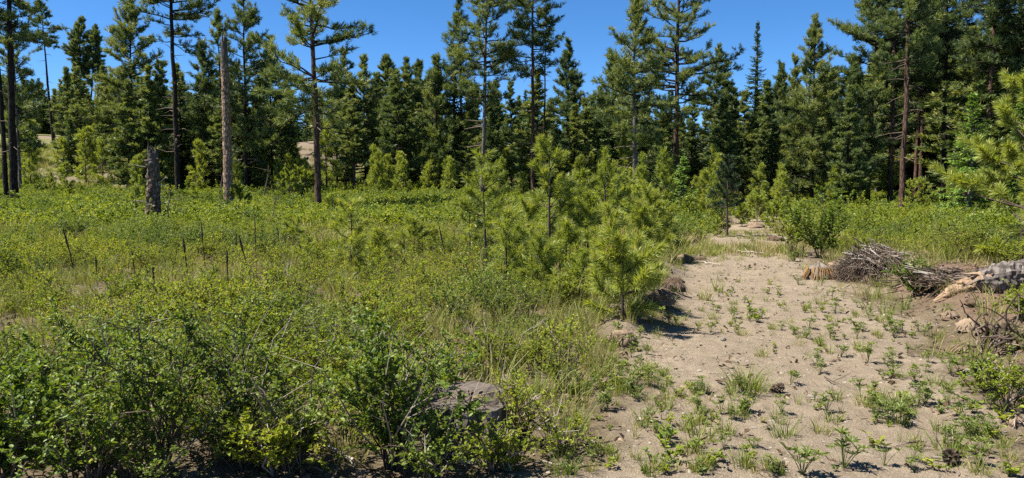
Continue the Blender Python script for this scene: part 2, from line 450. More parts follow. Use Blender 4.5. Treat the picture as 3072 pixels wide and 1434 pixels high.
# ------------------------------------------------------------------ pines and firs
def trunk_mesh(b, H, r0, g, sides=10, rows=26, lean=(0, 0), rough=0.06, top=0.03, m=0, bend=0.15, flare=0.35, base=-0.5):
    t = np.linspace(0, 1, rows) ** 1.1
    z = base + t * (H - base)
    wob = np.stack([np.cumsum(g.normal(size=rows)), np.cumsum(g.normal(size=rows))], -1) * bend * H / rows / 6
    wob -= wob[0]
    P = np.stack([lean[0] * t + wob[:, 0], lean[1] * t + wob[:, 1], z], -1)
    r = r0 * ((1 - t) ** 0.75 * (1 - top) + top) + r0 * flare * np.exp(-np.maximum(z, 0) / (2.2 * r0))
    rr = r[:, None] * (1 + g.normal(size=(rows, sides)) * rough)
    tube(b, P, rr, sides, m)
    return P, r

def axis_at(P, z):
    return np.array([np.interp(z, P[:, 2], P[:, 0]), np.interp(z, P[:, 2], P[:, 1]), z])

def pine(seed, H, r0, cb, hw, bark, needle='needle', gap=0.35, lim=1.0, nl=0.22, nw=0.04, nn=11, dead=10, lean=(0, 0), sides=10,
         dens=1.0, shape=0.75, lo=0.45, droop=0.0, tuft=1.0, bend=0.15, zvis=1e9):
    """trunk mesh and crown mesh of a pine: H height, cb height where the crown starts, hw half width of the crown"""
    g = np.random.default_rng(seed)
    tb = Buf(); P, r = trunk_mesh(tb, H, r0, g, sides, 30, lean, bend=bend)
    # dead snags of limbs below the crown
    for k in range(dead):
        z = g.uniform(0.15 * H, max(cb * 1.1, .2 * H)); az = g.uniform(0, 6.283); L = g.uniform(.25, 1.0) * min(hw, 2.0) * .7
        a = axis_at(P, z); d = np.array([math.cos(az), math.sin(az), g.uniform(-.35, .25)])
        q = np.stack([a, a + d * L * .5 + g.normal(size=3) * .05, a + d * L + np.array([0, 0, g.uniform(-.25, .12)])])
        tube(tb, q, [.025, .018, .006], 4, 1)
    cbuf = Buf(); C = []; D = []; Vv = []
    z = cb
    while z < H - 0.15:
        t = (z - cb) / (H - cb)
        prof = (1 - t) ** shape * (lo + (1 - lo) * min(1, t / .22))
        L0 = max(.28, hw * prof)
        for w in range(g.integers(2, 6)):
            if g.random() < gap * (0.4 + 0.6 * (1 - t)): continue
            az = g.uniform(0, 6.283); L = L0 * g.uniform(.55, 1.12)
            el = np.interp(t, [0, .5, 1], [-.12 - droop, .18 - droop * .5, .95]) + g.normal() * .16
            d = np.array([math.cos(az) * math.cos(el), math.sin(az) * math.cos(el), math.sin(el)])
            a = axis_at(P, z + g.uniform(-.15, .15))
            s = np.linspace(0, 1, 5)[:, None]
            curve = a + d * L * s + np.array([0, 0, 1.0]) * (L * (.16 * s ** 2.2)) + g.normal(size=(5, 3)) * .05 * L * s
            lr = min(.075, .012 + .014 * L) * lim
            tube(cbuf, curve, np.linspace(lr, .008, 5), 4, 1)
            k = max(3, int(L * 5.0 * dens + 2)); lv_ = g.normal() * .13
            if z > zvis: k = max(3, k // 3)
            ts = g.uniform(.28, 1.0, k); ts[0] = 1.0
            pos = np.stack([np.interp(ts, s[:, 0], curve[:, c]) for c in range(3)], -1)
            dd = nrm(np.repeat(d[None], k, 0) * .75 + g.normal(size=(k, 3)) * np.array([.6, .6, .3]) + np.array([0, 0, .6]))
            tl = g.uniform(.12, .48, k)[:, None] * min(1.0, L * .8 + .2); tl[0] = .05
            tip = pos + dd * tl
            for q in range(k):
                if tl[q, 0] > .25 and q % 2: tube(cbuf, np.stack([pos[q], tip[q]]), [.011, .005], 3, 1)
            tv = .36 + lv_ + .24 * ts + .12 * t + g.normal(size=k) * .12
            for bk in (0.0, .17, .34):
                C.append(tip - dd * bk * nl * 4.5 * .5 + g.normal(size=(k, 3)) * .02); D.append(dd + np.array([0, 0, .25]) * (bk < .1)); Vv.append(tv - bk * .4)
        z += g.uniform(.15, .31) * (1 + .012 * H) / max(lim, .7)
    C.append(axis_at(P, H)[None]); D.append(np.array([[0, 0, 1.0]])); Vv.append(np.array([.7]))
    C = np.concatenate(C); D = np.concatenate(D); Vv = np.concatenate(Vv)
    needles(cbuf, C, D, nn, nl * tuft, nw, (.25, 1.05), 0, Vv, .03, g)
    return tb.mesh('trunk', [M[bark], M['twig']], (0,)), cbuf.mesh('crown', [M[needle], M['bark_dark']])

def fir(seed, H, r0, cb, hw, needle='needle_fir', step=.3, nw=.05, shape=.9, lean=(0, 0), sway=0.25):
    g = np.random.default_rng(seed)
    tb = Buf(); P, r = trunk_mesh(tb, H, r0, g, 8, 20, lean, bend=.06)
    b = Buf(); C = []; D = []; Vv = []; Ln = []
    z = cb
    while z < H - .1:
        t = (z - cb) / (H - cb)
        L0 = max(.12, hw * (1 - t) ** shape)
        for w in range(g.integers(4, 7)):
            az = g.uniform(0, 6.283); L = L0 * g.uniform(.55, 1.1)
            el = np.interp(t, [0, .6, 1], [-.22, .1, .7]) + g.normal() * .12
            d = np.array([math.cos(az) * math.cos(el), math.sin(az) * math.cos(el), math.sin(el)])
            sd = nrm(np.cross(d, [0, 0, 1.0])); a = axis_at(P, z + g.uniform(-.12, .12))
            n = max(4, int(L / .085)); s = np.linspace(.12, 1, n)[:, None]
            cur = a + d * L * s + np.array([0, 0, 1.0]) * L * (-.25 * s + .26 * s ** 2)
            tube(b, np.stack([a, cur[n // 2], cur[-1]]), [.022 + .004 * L, .012, .004], 4, 1)
            sgn = np.where(np.arange(n) % 2, 1, -1)[:, None]
            tw = (L * .42 * (1 - s) ** .8 * np.minimum(1, s / .25) + .09) * g.uniform(.7, 1.2, (n, 1))
            td = nrm(sd * sgn + d * .75 + g.normal(size=(n, 3)) * .15 + np.array([0, 0, -.12]))
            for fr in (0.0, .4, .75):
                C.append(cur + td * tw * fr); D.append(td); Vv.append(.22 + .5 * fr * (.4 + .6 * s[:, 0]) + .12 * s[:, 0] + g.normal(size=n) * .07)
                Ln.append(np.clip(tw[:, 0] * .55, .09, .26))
        z += step * g.uniform(.7, 1.25) * (.55 + .45 * (1 - t))
    C = np.concatenate(C); D = np.concatenate(D); Vv = np.concatenate(Vv); Ln = np.concatenate(Ln)
    k = len(C)
    for rep in range(2):
        d = nrm(D + g.normal(size=(k, 3)) * np.array([.3, .3, .2])); s = nrm(np.cross(d, np.array([0, 0, 1.0]) + g.normal(size=(k, 3)) * .5))
        w = nw * g.uniform(.9, 1.7, (k, 1))
        mid = C + d * Ln[:, None] * .5
        Vt = np.stack([C - s * w * .25, mid - s * w * .5, C + d * Ln[:, None], mid + s * w * .5], 1)
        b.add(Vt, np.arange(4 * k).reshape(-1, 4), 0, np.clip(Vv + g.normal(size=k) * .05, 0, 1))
    needles(b, [axis_at(P, H)], [[0, 0, 1]], 8, .25, .03, (.05, .5), 0, .6, .02, g)
    return tb.mesh('trunk', [M['bark_grey']], (0,)), b.mesh('crown', [M[needle], M['twig_dark']])

def young_pine(seed, H, cb=.2, hw=.5, n=170, L=.15, W=.007, r0=None, candles=True, whorl=.26, needle='needle_young', up=.75, lean=(0, 0)):
    """young long-needled pine whose single needles show"""
    g = np.random.default_rng(seed)
    r0 = r0 or .011 + .0105 * H
    tb = Buf(); P, r = trunk_mesh(tb, H, r0, g, 8, 16, lean, .05, bend=.12, flare=.25, base=-.15)
    b = Buf(); kb = Buf(); S = []
    def shoot(p0, p1, rad):
        tube(b, np.stack([p0, (p0 + p1) / 2, p1]), [rad, rad * .8, rad * .5], 4, 1); S.append((p0, p1))
    z = cb * H
    S.append((axis_at(P, max(cb * H, H - .5)), axis_at(P, H)))
    tips = [axis_at(P, H)]
    while z < H - .08:
        t = (z - cb * H) / (H - cb * H)
        L0 = hw * (1 - .72 * t) * (0.55 + .45 * min(1, t / .2))
        for w in range(g.integers(3, 6)):
            az = g.uniform(0, 6.283); l = L0 * g.uniform(.6, 1.15); el = up * np.interp(t, [0, 1], [.35, 1.25]) + g.normal() * .15
            d = np.array([math.cos(az) * math.cos(el), math.sin(az) * math.cos(el), math.sin(el)])
            a = axis_at(P, z); e = a + d * l + np.array([0, 0, l * .22]); mid = a + d * l * .5
            if l > .42: tube(b, np.stack([a, mid]), [.009 + .005 * l, .007], 4, 1); shoot(mid, e, .007)
            else: shoot(a + d * l * .15, e, .006)
            tips.append(e)
            for q in range(int(l / .24)):
                f = g.uniform(.35, .8); p0 = a + (e - a) * f
                dd = nrm(d + g.normal(size=3) * .5 + np.array([0, 0, .4])); p1 = p0 + dd * g.uniform(.12, .26)
                shoot(p0, p1, .005); tips.append(p1)
        z += whorl * g.uniform(.8, 1.2)
    for p0, p1 in S:
        ax = p1 - p0; l = np.linalg.norm(ax); lo = max(0, 1 - .42 / max(l, .01)); k = int(n * min(1, l / .3) ** .7)
        f = lo + (1 - lo) * g.random(k) ** .75
        C = p0 + ax * f[:, None]; ax = ax / max(l, .01)
        rv = nrm(g.normal(size=(k, 3))); pv = nrm(rv - ax * (rv @ ax)[:, None])
        th = np.interp(f, [lo, 1], [1.15, .45])[:, None] + g.normal(size=(k, 1)) * .16
        d = ax * np.cos(th) + pv * np.sin(th)
        ln = L * g.uniform(.7, 1.12, (k, 1)); s = nrm(np.cross(d, g.normal(size=(k, 3))))
        drop = np.array([0, 0, -1.0]) * ln * .14
        m1 = C + d * ln * .55
        Vt = np.stack([C - s * W / 2, C + s * W / 2, m1 + s * W / 2 + drop * .2, m1 - s * W / 2 + drop * .2, C + d * ln + drop], 1)
        o = np.arange(k)[:, None] * 5; vv = np.clip(.42 + .2 * f + g.normal(size=k) * .16, 0, 1)
        b.add(Vt, o + np.array([[0, 1, 2, 3]]), 0, vv)
        b.n -= 5 * k; b.add(Vt, o + np.array([[3, 2, 4]]), 0, vv); b.v.pop()
    me = [tb.mesh('trunk', [M['twig_dark']], (0,)), b.mesh('crown', [M[needle], M['twig_dark']])]
    if candles:
        for p in tips:
            if g.random() < .5 or p is tips[0]:
                for q in range(1 if p is not tips[0] else 4):
                    h = g.uniform(.05, .11) * (1.3 if p is tips[0] else 1); o = g.normal(size=3) * .012
                    tube(kb, np.stack([p + o, p + o * 1.6 + [0, 0, h * .6], p + o * 1.8 + [0, 0, h]]), [.006, .0065, .002], 5, 0)
        me.append(kb.mesh('candle', [M['candle']]))
    return me

def put_tree(name, label, cat, group, base, rz, sc, meshes):
    o = thing(name, label, cat, base, rz, sc, group)
    for me in meshes:
        c = link(me.name.split('.')[0], me, o)
        if me.name.startswith('candle'): c['kind'] = 'stuff'
    return o

# --- single pines that stand out.  (foot x, foot y, top x, top y, trunk width px, crown start y, crown half width px, kind, bark, extras, label)
HERO = [
 (14, 199, 16, -150, 9.0, 40, 40, 'bark_dark', dict(gap=.35, dead=14, droop=.1), 'thick dark pine trunk at the far left edge, larger of two standing together'),
 (8, 199, -2, -120, 6.0, 30, 30, 'bark_dark', dict(gap=.4, dead=6), 'slimmer dark pine leaning left beside the thick trunk at the far left edge'),
 (20, 190, 19, 22, 4.0, 150, 24, 'bark_grey', dict(gap=.3), 'thin green pine just behind the thick dark trunk at the far left edge'),
 (54, 139, 47, 2, 3.4, 48, 19, 'bark_dark', dict(gap=.3, dead=8), 'bare-stemmed pine leaning left on the hillside with a high crown'),
 (75, 122, 82, 17, 3.6, 66, 14, 'bark_dark', dict(gap=.2, bend=.5), 'crooked-stemmed pine on the hillside with a pointed crown against the sky'),
 (86, 132, 100, 26, 2.6, 84, 13, 'bark_dark', dict(gap=.3), 'slim hillside pine with a thin ragged top, beside the crooked-stemmed pine'),
 (132, 188, 137, -8, 4.6, 156, 34, 'bark_dark', dict(gap=.12, dens=1.25, shape=.85, dead=4, lo=.6), 'broad dense pine with full crown to near the ground, behind the broken trunk'),
 (179, 195, 175, -140, 6.6, 42, 44, 'bark_dark', dict(gap=.3, dead=34, tuft=1.15), 'tall straight dark pine with bare trunk between the broken trunk and the tall snag'),
 (246, 192, 247, -30, 4.6, 150, 25, 'bark_dark', dict(gap=.16, dens=1.1, dead=6), 'tall full-crowned pine directly behind the tall dead snag'),
 (272, 186, 272, 36, 3.4, 165, 20, 'bark_dark', dict(gap=.15, dens=1.15), 'dense pine standing between the tall snag and the tall reddish-footed pine'),
 (208, 186, 206, 42, 3.2, 150, 17, 'bark_dark', dict(gap=.2), 'green pine close behind the tall snag on its left side'),
 (226, 184, 222, 8, 3.4, 150, 19, 'bark_dark', dict(gap=.2), 'high green pine rising above the broken top of the snag'),
 (319, 208, 313, -130, 8.2, 128, 46, 'bark_red', dict(gap=.42, dead=16, droop=.05, tuft=1.1), 'tall open-crowned pine with reddish trunk foot standing in front of the bare dirt mound'),
 (337, 183, 337, 63, 2.8, 165, 15, 'bark_dark', dict(gap=.15, dens=1.2), 'short dense pine next to the reddish trunk, first of the row by the sky gap'),
 (347, 183, 346, 50, 2.8, 130, 14, 'bark_dark', dict(gap=.42), 'thin-topped open pine in the row by the sky gap'),
 (366, 184, 366, 57, 3.2, 165, 17, 'bark_dark', dict(gap=.1, dens=1.3, shape=.9), 'narrow pointed pine in the row beneath the wide sky gap'),
 (389, 158, 388, 55, 3.0, 125, 16, 'bark_dark', dict(gap=.15, dens=1.2), 'pine with bare lower trunk and bushy top beneath the wide sky gap'),
 (405, 172, 408, 60, 3.0, 128, 15, 'bark_grey', dict(gap=.15, dens=1.2), 'long-stemmed pine with bare grey trunk below a compact crown'),
 (421, 166, 420, 60, 2.6, 130, 13, 'bark_dark', dict(gap=.15, dens=1.2), 'slim pine right beside the long-stemmed grey pine'),
 (437, 190, 437, 56, 4.0, 175, 24, 'bark_dark', dict(gap=.1, dens=1.35, shape=.9), 'dense wide pine left of the tall spire-topped pine'),
 (463, 192, 459, 1, 4.2, 130, 22, 'bark_dark', dict(gap=.18, dens=1.2, shape=.85), 'tall spire-topped pine behind the dark conical fir'),
 (481, 196, 490, -90, 5.4, 104, 34, 'bark_grey', dict(gap=.34, dead=20), 'tall open pine with grey leaning trunk above the first young pine of the cluster'),
 (533, 197, 533, -80, 5.2, 76, 33, 'bark_red', dict(gap=.36, dead=14), 'tall pine with slim reddish trunk behind the tallest young pine'),
 (543, 196, 545, 6, 3.2, 50, 15, 'bark_dark', dict(gap=.4, dead=10), 'very thin pine close beside the slim reddish trunk'),
 (568, 192, 568, 42, 4.2, 180, 26, 'bark_dark', dict(gap=.08, dens=1.4, shape=.95), 'conical dense pine alone under the sky right of the slim reddish trunk'),
 (614, 192, 613, 52, 4.0, 170, 24, 'bark_dark', dict(gap=.1, dens=1.3), 'dense pine filling the gap left of the two tall pines by the track'),
 (634, 205, 634, -4, 6.2, 142, 30, 'bark_grey', dict(gap=.24, dens=1.1, dead=18, shape=.7), 'full-crowned tall pine left of the taller open pine by the track'),
 (676, 201, 676, -80, 7.4, 126, 46, 'bark_red', dict(gap=.3, dens=1.05, dead=18, shape=.6), 'tallest open-branched pine with red-brown trunk standing near the track'),
 (712, 190, 715, 48, 4.6, 118, 20, 'bark_red', dict(gap=.14, dens=1.2, dead=8), 'pine with bare pale-red lower trunk beyond the end of the track'),
 (779, 194, 778, 64, 3.4, 180, 16, 'bark_dark', dict(gap=.12, dens=1.25), 'small dense pine just right of the spiky fir'),
 (793, 193, 792, 58, 3.2, 180, 15, 'bark_dark', dict(gap=.12, dens=1.25), 'slim dense pine tucked against the wide cone-shaped pine'),
 (811, 203, 810, 17, 5.0, 190, 31, 'bark_dark', dict(gap=.08, dens=1.4, shape=.95), 'wide cone-shaped dense pine with a sharp top beyond the track'),
 (850, 203, 848, 60, 4.0, 190, 22, 'bark_dark', dict(gap=.12, dens=1.3), 'lower dense pine between the cone-shaped pine and the tall dark forest'),
 (868, 203, 872, -110, 5.0, 165, 36, 'bark_dark', dict(gap=.12, dens=1.3, dead=10, shape=.6), 'first tall full pine at the edge of the dark forest beside the sky'),
 (890, 203, 892, -150, 6.4, 85, 38, 'bark_red', dict(gap=.2, dens=1.15, dead=22), 'tall pine with pale reddish trunk, left of the pair in the dark forest'),
 (901, 211, 902, -170, 6.6, 72, 40, 'bark_red', dict(gap=.2, dens=1.15, dead=26), 'tall pine with purple-brown trunk, right of the pair in the dark forest'),
 (914, 199, 916, -120, 4.4, 112, 28, 'bark_red', dict(gap=.2, dens=1.15, dead=12), 'slim brown trunk pine right of the purple-brown trunk, nearer of two'),
 (920, 198, 924, -140, 4.4, 104, 28, 'bark_red', dict(gap=.2, dens=1.15, dead=12), 'slim brown trunk pine left of the bright green fir'),
 (944, 203, 940, -150, 6.0, 88, 40, 'bark_dark', dict(gap=.18, dens=1.2, dead=12), 'tall dark pine behind the bright green fir'),
 (985, 207, 988, -160, 6.4, 66, 42, 'bark_red', dict(gap=.2, dens=1.15, dead=20), 'tall pine with a red forked-looking trunk above the bright green fir'),
 (1012, 207, 1014, -160, 6.4, 60, 40, 'bark_dark', dict(gap=.2, dens=1.15, dead=14), 'tall dark pine behind the long-needled pine at the far right edge'),
]
for n_, (px, py, tx, ty, tw, cy_, hwp, bark, kw, label) in enumerate(HERO):
    base = gp(px, py, .45); Y = base[1]
    H = height_to(ty, base); cbz = max(.4, height_to(cy_, base)); hw = hwp * Y / F * (1.32 if cy_ < 110 else 1.6)
    lean = ((tx - px) / F * Y, 0)
    kw = dict(kw); dens = kw.pop('dens', 1.0); kw['gap'] = kw.get('gap', .3) * .65
    sz = 1.0 if Y < 45 else 1.0 + (Y - 45) * .012
    tm_, cm = pine(100 + n_, H, max(tw * Y / F / 2 * .86, .05), cbz, hw, bark, nl=.21 * sz, nw=.036 * sz, nn=6, zvis=height_to(-14, base), lean=lean, dens=dens * 2.1, **kw)
    put_tree('pine_tree', label, 'tree', 'tall pines around the clearing', base, 0, (1, 1, 1), (tm_, cm))

# --- firs
FIRS = [
 (72, 169, 72, 120, 15, 'needle_fir', .02, 'small dark blue-green fir on the slope behind the left meadow edge'),
 (455, 193, 455, 70, 27, 'needle_fir', .04, 'dark conical fir with layered branches in front of the spire-topped pine'),
 (754, 194, 753, 22, 26, 'needle_fir', .1, 'tall spiky-topped fir against the sky beyond the end of the track'),
 (969, 217, 969, 96, 39, 'needle_fir_light', .02, 'bright green fir with layered drooping branches in front of the dark forest'),
 (1022, 212, 1024, 66, 32, 'needle_fir_light', .03, 'bright green fir mostly hidden behind the long-needled pine at the far right edge'),
 (683, 212, 680, 158, 24, 'needle_fir_light', .05, 'small light green fir around the foot of the tallest open-branched pine'),
 (836, 203, 836, 128, 22, 'needle_fir', .03, 'layered young fir at the edge of the dark forest by the cone-shaped pine'),
 (660, 210, 660, 150, 22, 'needle_fir', .03, 'dark young fir between the two tall pines by the track'),
]
for n_, (px, py, tx, ty, hwp, nd_, cb, label) in enumerate(FIRS):
    base = gp(px, py, .3); H = height_to(ty, base); Y = base[1]
    ms = fir(300 + n_, H, .02 * H, cb * H, hwp * Y / F, nd_, step=max(.2, H * .026), nw=.045 * max(1, Y / 40))
    put_tree('fir_tree', label, 'tree', 'firs among the pines', base, 0, (1, 1, 1), ms)

# --- the forest behind: copies of a few kinds, each tree its own object
FILL = [pine(400, 14, .17, 1.4, 2.1, 'bark_dark', gap=.1, nl=.32, nw=.085, nn=6, dead=5, dens=1.0, shape=.9, sides=7),
        pine(401, 15, .17, 3.5, 2.0, 'bark_dark', gap=.15, nl=.32, nw=.085, nn=6, dead=8, dens=1.0, shape=.8, sides=7),
        pine(402, 14, .16, 5.0, 1.9, 'bark_red', gap=.2, nl=.32, nw=.085, nn=6, dead=10, dens=1.0, shape=.7, sides=7),
        pine(403, 13, .16, .8, 2.3, 'bark_dark', gap=.08, nl=.32, nw=.085, nn=6, dead=2, dens=1.0, shape=1.0, sides=7),
        pine(404, 15, .17, 2.2, 1.7, 'bark_grey', gap=.22, nl=.32, nw=.085, nn=6, dead=12, dens=1.0, shape=.75, sides=7),
        fir(405, 13, .2, .5, 2.2, 'needle_fir', step=.42, nw=.1)]
FILLH = [14, 15, 14, 13, 15, 13]
SKYL = np.array([(-80, 50), (0, 60), (55, 70), (110, 62), (150, 60), (200, 64), (262, 74), (300, 84), (350, 76), (400, 74), (440, 72), (500, 76), (545, 70), (585, 88), (605, 92), (640, 80), (700, 86), (760, 78), (800, 72), (845, 62), (880, 30), (1100, 0)])
NAMES = ['thick far-left trunk', 'slim leaning far-left pine', 'thin far-left green pine', 'bare-stemmed hillside pine', 'crooked-stemmed hillside pine', 'thin ragged-topped hillside pine', 'broad dense pine', 'tall straight dark pine', 'full-crowned pine behind the snag', 'dense pine beside the snag', 'pine close to the tall snag', 'high pine above the snag', 'reddish-footed tall pine', 'short dense pine by the mound', 'thin-topped pine', 'narrow pointed pine', 'bare-trunked bushy-topped pine', 'long-stemmed grey pine', 'slim pine by the long-stemmed one', 'dense wide pine', 'spire-topped pine', 'grey leaning open pine', 'slim reddish trunk', 'very thin pine', 'conical dense pine', 'dense gap pine', 'full-crowned pine by the track', 'tallest open-branched pine', 'pale-red-trunked pine', 'small pine by the spiky fir', 'slim dense pine', 'wide cone-shaped pine', 'lower dense pine', 'first tall forest-edge pine', 'pale reddish trunk', 'purple-brown trunk', 'nearer slim brown trunk', 'farther slim brown trunk', 'dark pine behind the bright fir', 'red forked-looking trunk', 'dark right-edge pine']
USED = {}
def uniq(label):
    USED[label] = USED.get(label, 0) + 1
    return label
SIZES = ('low', 'mid-height', 'tall')
def side(px):
    hi = int(np.argmin([abs(h[0] - px) for h in HERO])); d_ = px - HERO[hi][0]
    return ('left of the ' if d_ < -4 else 'right of the ' if d_ > 4 else 'beside the ') + NAMES[hi]
placed = []
tries = 0
while len(placed) < 240 and tries < 8000:
    tries += 1
    px = rng.uniform(-70, 1095); Y = rng.uniform(46, 112) if px < 840 else rng.uniform(56, 86) if 868 < px < 935 else rng.uniform(40, 80)
    if rng.random() < .35 and px < 840: Y = rng.uniform(46, 66)
    b_ = on(px, Y)
    if px < 125 and Y < 78 and rng.random() < .8: continue
    if math.hypot(b_[0] - MOUND[0], b_[1] - MOUND[1]) < 5.5: continue
    if 290 < px < 345 and Y < 74: continue
    if any((b_[0] - q[0]) ** 2 + (b_[1] - q[1]) ** 2 < 1.6 for q in placed): continue
    top = np.interp(px, SKYL[:, 0], SKYL[:, 1]) + rng.uniform(-4, 46)
    H = height_to(top, b_)
    if H < 4: continue
    placed.append(b_); k = int(rng.integers(0, 5)) if rng.random() < .85 else 5
    s = H / FILLH[k]; w = s * rng.uniform(1.25, 1.7)
    lab = uniq(('front-row ' if Y < 58 else 'second-row ' if Y < 82 else 'rear-row ') + SIZES[int(H > 8.5) + int(H > 12)] + ' ' + ('layered fir', 'green pine', 'slender pine', 'bare-stemmed pine', 'full pine', 'grey-stemmed pine')[(k + 1) % 6] + ' ' + side(px))
    put_tree('fir_tree' if k == 5 else 'pine_tree', lab, 'tree', 'trees of the wood behind', b_, rng.uniform(0, 6.28), (w, w, s), FILL[k])

# --- young bushy pines of the understorey, at the wood's edge
UND = [young_pine(500 + k, 2.6, .06 + .05 * (k % 2), .75, 55, .2, .015, candles=False, whorl=.24, up=.8) for k in range(4)]
for k in range(170):
    px = rng.uniform(-30, 1060); Y = rng.uniform(40, 62) if px < 640 else rng.uniform(29, 46)
    if 280 < px < 350 and k % 2: continue
    if px < 130 and k % 2: continue
    if 872 < px < 925 and Y < 40: continue
    if (925 < px < 1010 and Y < 36) or (785 < px < 870 and Y < 40): continue
    b_ = on(px, Y)
    if track_mask(b_[0], b_[1]) > .05: continue
    s = rng.uniform(.5, 1.5) * (1.1 if Y > 45 else .72)
    lab = uniq(('near ' if Y < (50 if px < 640 else 37) else 'far ') + ('small', 'middling', 'larger')[int(s > .7) + int(s > 1.05)] + ' bushy young pine ' + side(px))
    put_tree('young_pine', lab, 'young tree', 'bushy young pines at the wood edge', b_, rng.uniform(0, 6.28), (s, s, s * rng.uniform(.9, 1.25)), UND[k % 4])

# ------------------------------------------------------------------ young long-needled pines in the clearing
SAP = [  # foot x, foot y, top y, half width px, crown start, label, extras
 (488, 279, 158, 29, .42, 'open-crowned young pine with a bare dark stem at the left of the cluster', dict(up=.6, lean=(-.12, 0))),
 (549, 273, 141, 34, .3, 'tallest young pine of the cluster with a yellow-tipped top', dict(n=130)),
 (506, 291, 214, 22, .25, 'short young pine in front of the open-crowned one', {}),
 (470, 266, 196, 17, .35, 'slim young pine leaning against the cluster on its left side', {}),
 (604, 262, 160, 27, .15, 'bushy yellow-green young pine at the back right of the cluster', {}),
 (617, 250, 176, 36, .1, 'broad young pine at the track side of the cluster with blue-green needles', dict(n=130, up=.55)),
 (622, 319, 238, 38, .05, 'low dense pine bush nearest the track beside the grassy spoil', dict(n=140, up=.7)),
 (583, 300, 250, 20, .1, 'small yellow-green pine in the grass in front of the cluster', {}),
 (556, 306, 270, 18, .1, 'knee-high pine in the grass in front of the cluster, leftmost of the low ones', {}),
 (600, 312, 268, 16, .1, 'knee-high pine squeezed against the low dense pine bush', {}),
 (462, 279, 256, 13, .1, 'tiny bright pine at the left foot of the cluster', {}),
 (570, 268, 200, 24, .25, 'young pine behind the tallest one of the cluster, half hidden', {}),
 (528, 270, 205, 22, .25, 'young pine between the open-crowned and the tallest of the cluster', {}),
 (640, 268, 205, 22, .1, 'young pine at the right end of the cluster by the track edge', {}),
 (352, 281, 204, 25, .3, 'lone young pine standing in the middle of the meadow', dict(up=.6)),
 (307, 277, 236, 15, .12, 'small feathery pine left of the lone young pine', {}),
 (294, 252, 222, 12, .4, 'thin young pine farther back left of the lone young pine', {}),
 (359, 283, 258, 13, .05, 'little pine just in front of the lone young pine', {}),
 (370, 272, 240, 8, .2, 'thin upright pine shoot right of the lone young pine', {}),
 (379, 284, 231, 16, .1, 'small bushy pine right of the lone young pine', {}),
 (414, 266, 219, 17, .25, 'thin-branched young pine midway between the lone pine and the cluster', {}),
 (433, 262, 226, 11, .2, 'slender pine shoot just left of the cluster', {}),
 (212, 293, 264, 13, .1, 'small feathery pine in the meadow below the tall snag', {}),
 (717, 236, 218, 11, .05, 'round little pine at the left foot of the dark-stemmed pine on the track', {}),
 (687, 229, 203, 15, .05, 'bushy pine at the left verge near the end of the track', {}),
 (776, 231, 204, 14, .15, 'upright young pine at the right verge near the end of the track', {}),
 (711, 222, 194, 17, .1, 'darker young pine behind the dark-stemmed pine at the track end', {}),
 (757, 222, 196, 18, .1, 'wide young pine closing the far end of the track', {}),
 (798, 229, 203, 16, .08, 'young pine behind the big round green bush by the track', {}),
 (912, 214, 184, 20, .1, 'yellow-green young pine below the two slim brown trunks', {}),
 (742, 226, 206, 12, .1, 'small pine standing just past the last bare soil of the track', {}),
 (240, 215, 188, 14, .1, 'young pine right beside the foot of the tall dead snag', {}),
 (290, 206, 172, 15, .1, 'young pine between the snag and the reddish trunk', {}),
 (303, 200, 160, 14, .1, 'pale young pine in front of the dirt mound', {}),
 (497, 262, 190, 22, .15, 'young pine behind the cluster between the open-crowned one and the slim reddish trunk', {}),
 (519, 284, 226, 20, .1, 'bushy young pine filling the middle front of the cluster', {}),
 (537, 294, 236, 20, .1, 'waist-high young pine before the tallest young pine', {}),
 (566, 288, 224, 22, .1, 'spreading young pine at the right foot of the tallest young pine', {}),
 (588, 276, 196, 26, .12, 'full young pine between the tallest young pine and the bushy yellow-green one', {}),
 (610, 286, 214, 26, .1, 'full young pine behind the low dense pine bush', {}),
 (636, 300, 238, 24, .08, 'young pine on the spoil edge right behind the low dense pine bush', {}),
 (648, 262, 196, 26, .1, 'dense young pine at the back right end of the cluster beside the verge', {}),
 (630, 246, 176, 26, .1, 'tall young pine at the very back of the cluster', {}),
 (580, 250, 172, 24, .1, 'hidden young pine at the back of the cluster behind the bushy ones', {}),
 (481, 298, 268, 13, .1, 'ankle-high pine seedling in the grass left before the cluster', {}),
 (665, 250, 205, 20, .1, 'young pine standing against the verge behind the cluster', {}),
 (654, 292, 262, 6, .4, 'thin small pine stem on the spoil at the left track edge', {}),
]
for n_, (px, py, ty, hwp, cb, label, kw) in enumerate(SAP):
    base = gp(px, py); Y = base[1]; H = height_to(ty, base); kw = dict(kw)
    nl = .15 if H > .8 else .11
    ms = young_pine(600 + n_, H, cb, max(.16, hwp * Y / F * 1.3), int(kw.pop('n', 100) * (1.0 if Y < 20 else .55)), nl, .0068 * max(1, Y / 14) * (1 if Y < 20 else 1.35), candles=Y < 20, whorl=max(.13, min(.27, H * .13)), **kw)
    put_tree('young_pine', label, 'young tree', 'young pines in the clearing', base, 0, (1, 1, 1), ms)
base = gp(727, 237)
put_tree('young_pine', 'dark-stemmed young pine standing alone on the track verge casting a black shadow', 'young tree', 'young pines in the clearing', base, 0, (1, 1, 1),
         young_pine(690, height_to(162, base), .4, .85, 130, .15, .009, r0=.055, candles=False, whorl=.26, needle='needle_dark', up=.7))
base = on(1026, 12.6)
put_tree('young_pine', 'large long-needled pine cut by the right picture edge, behind the broken log', 'young tree', 'young pines in the clearing', base, 0, (1, 1, 1),
         young_pine(691, height_to(76, base), .12, 1.6, 200, .18, .0095, r0=.085, candles=True, whorl=.24, up=.6))

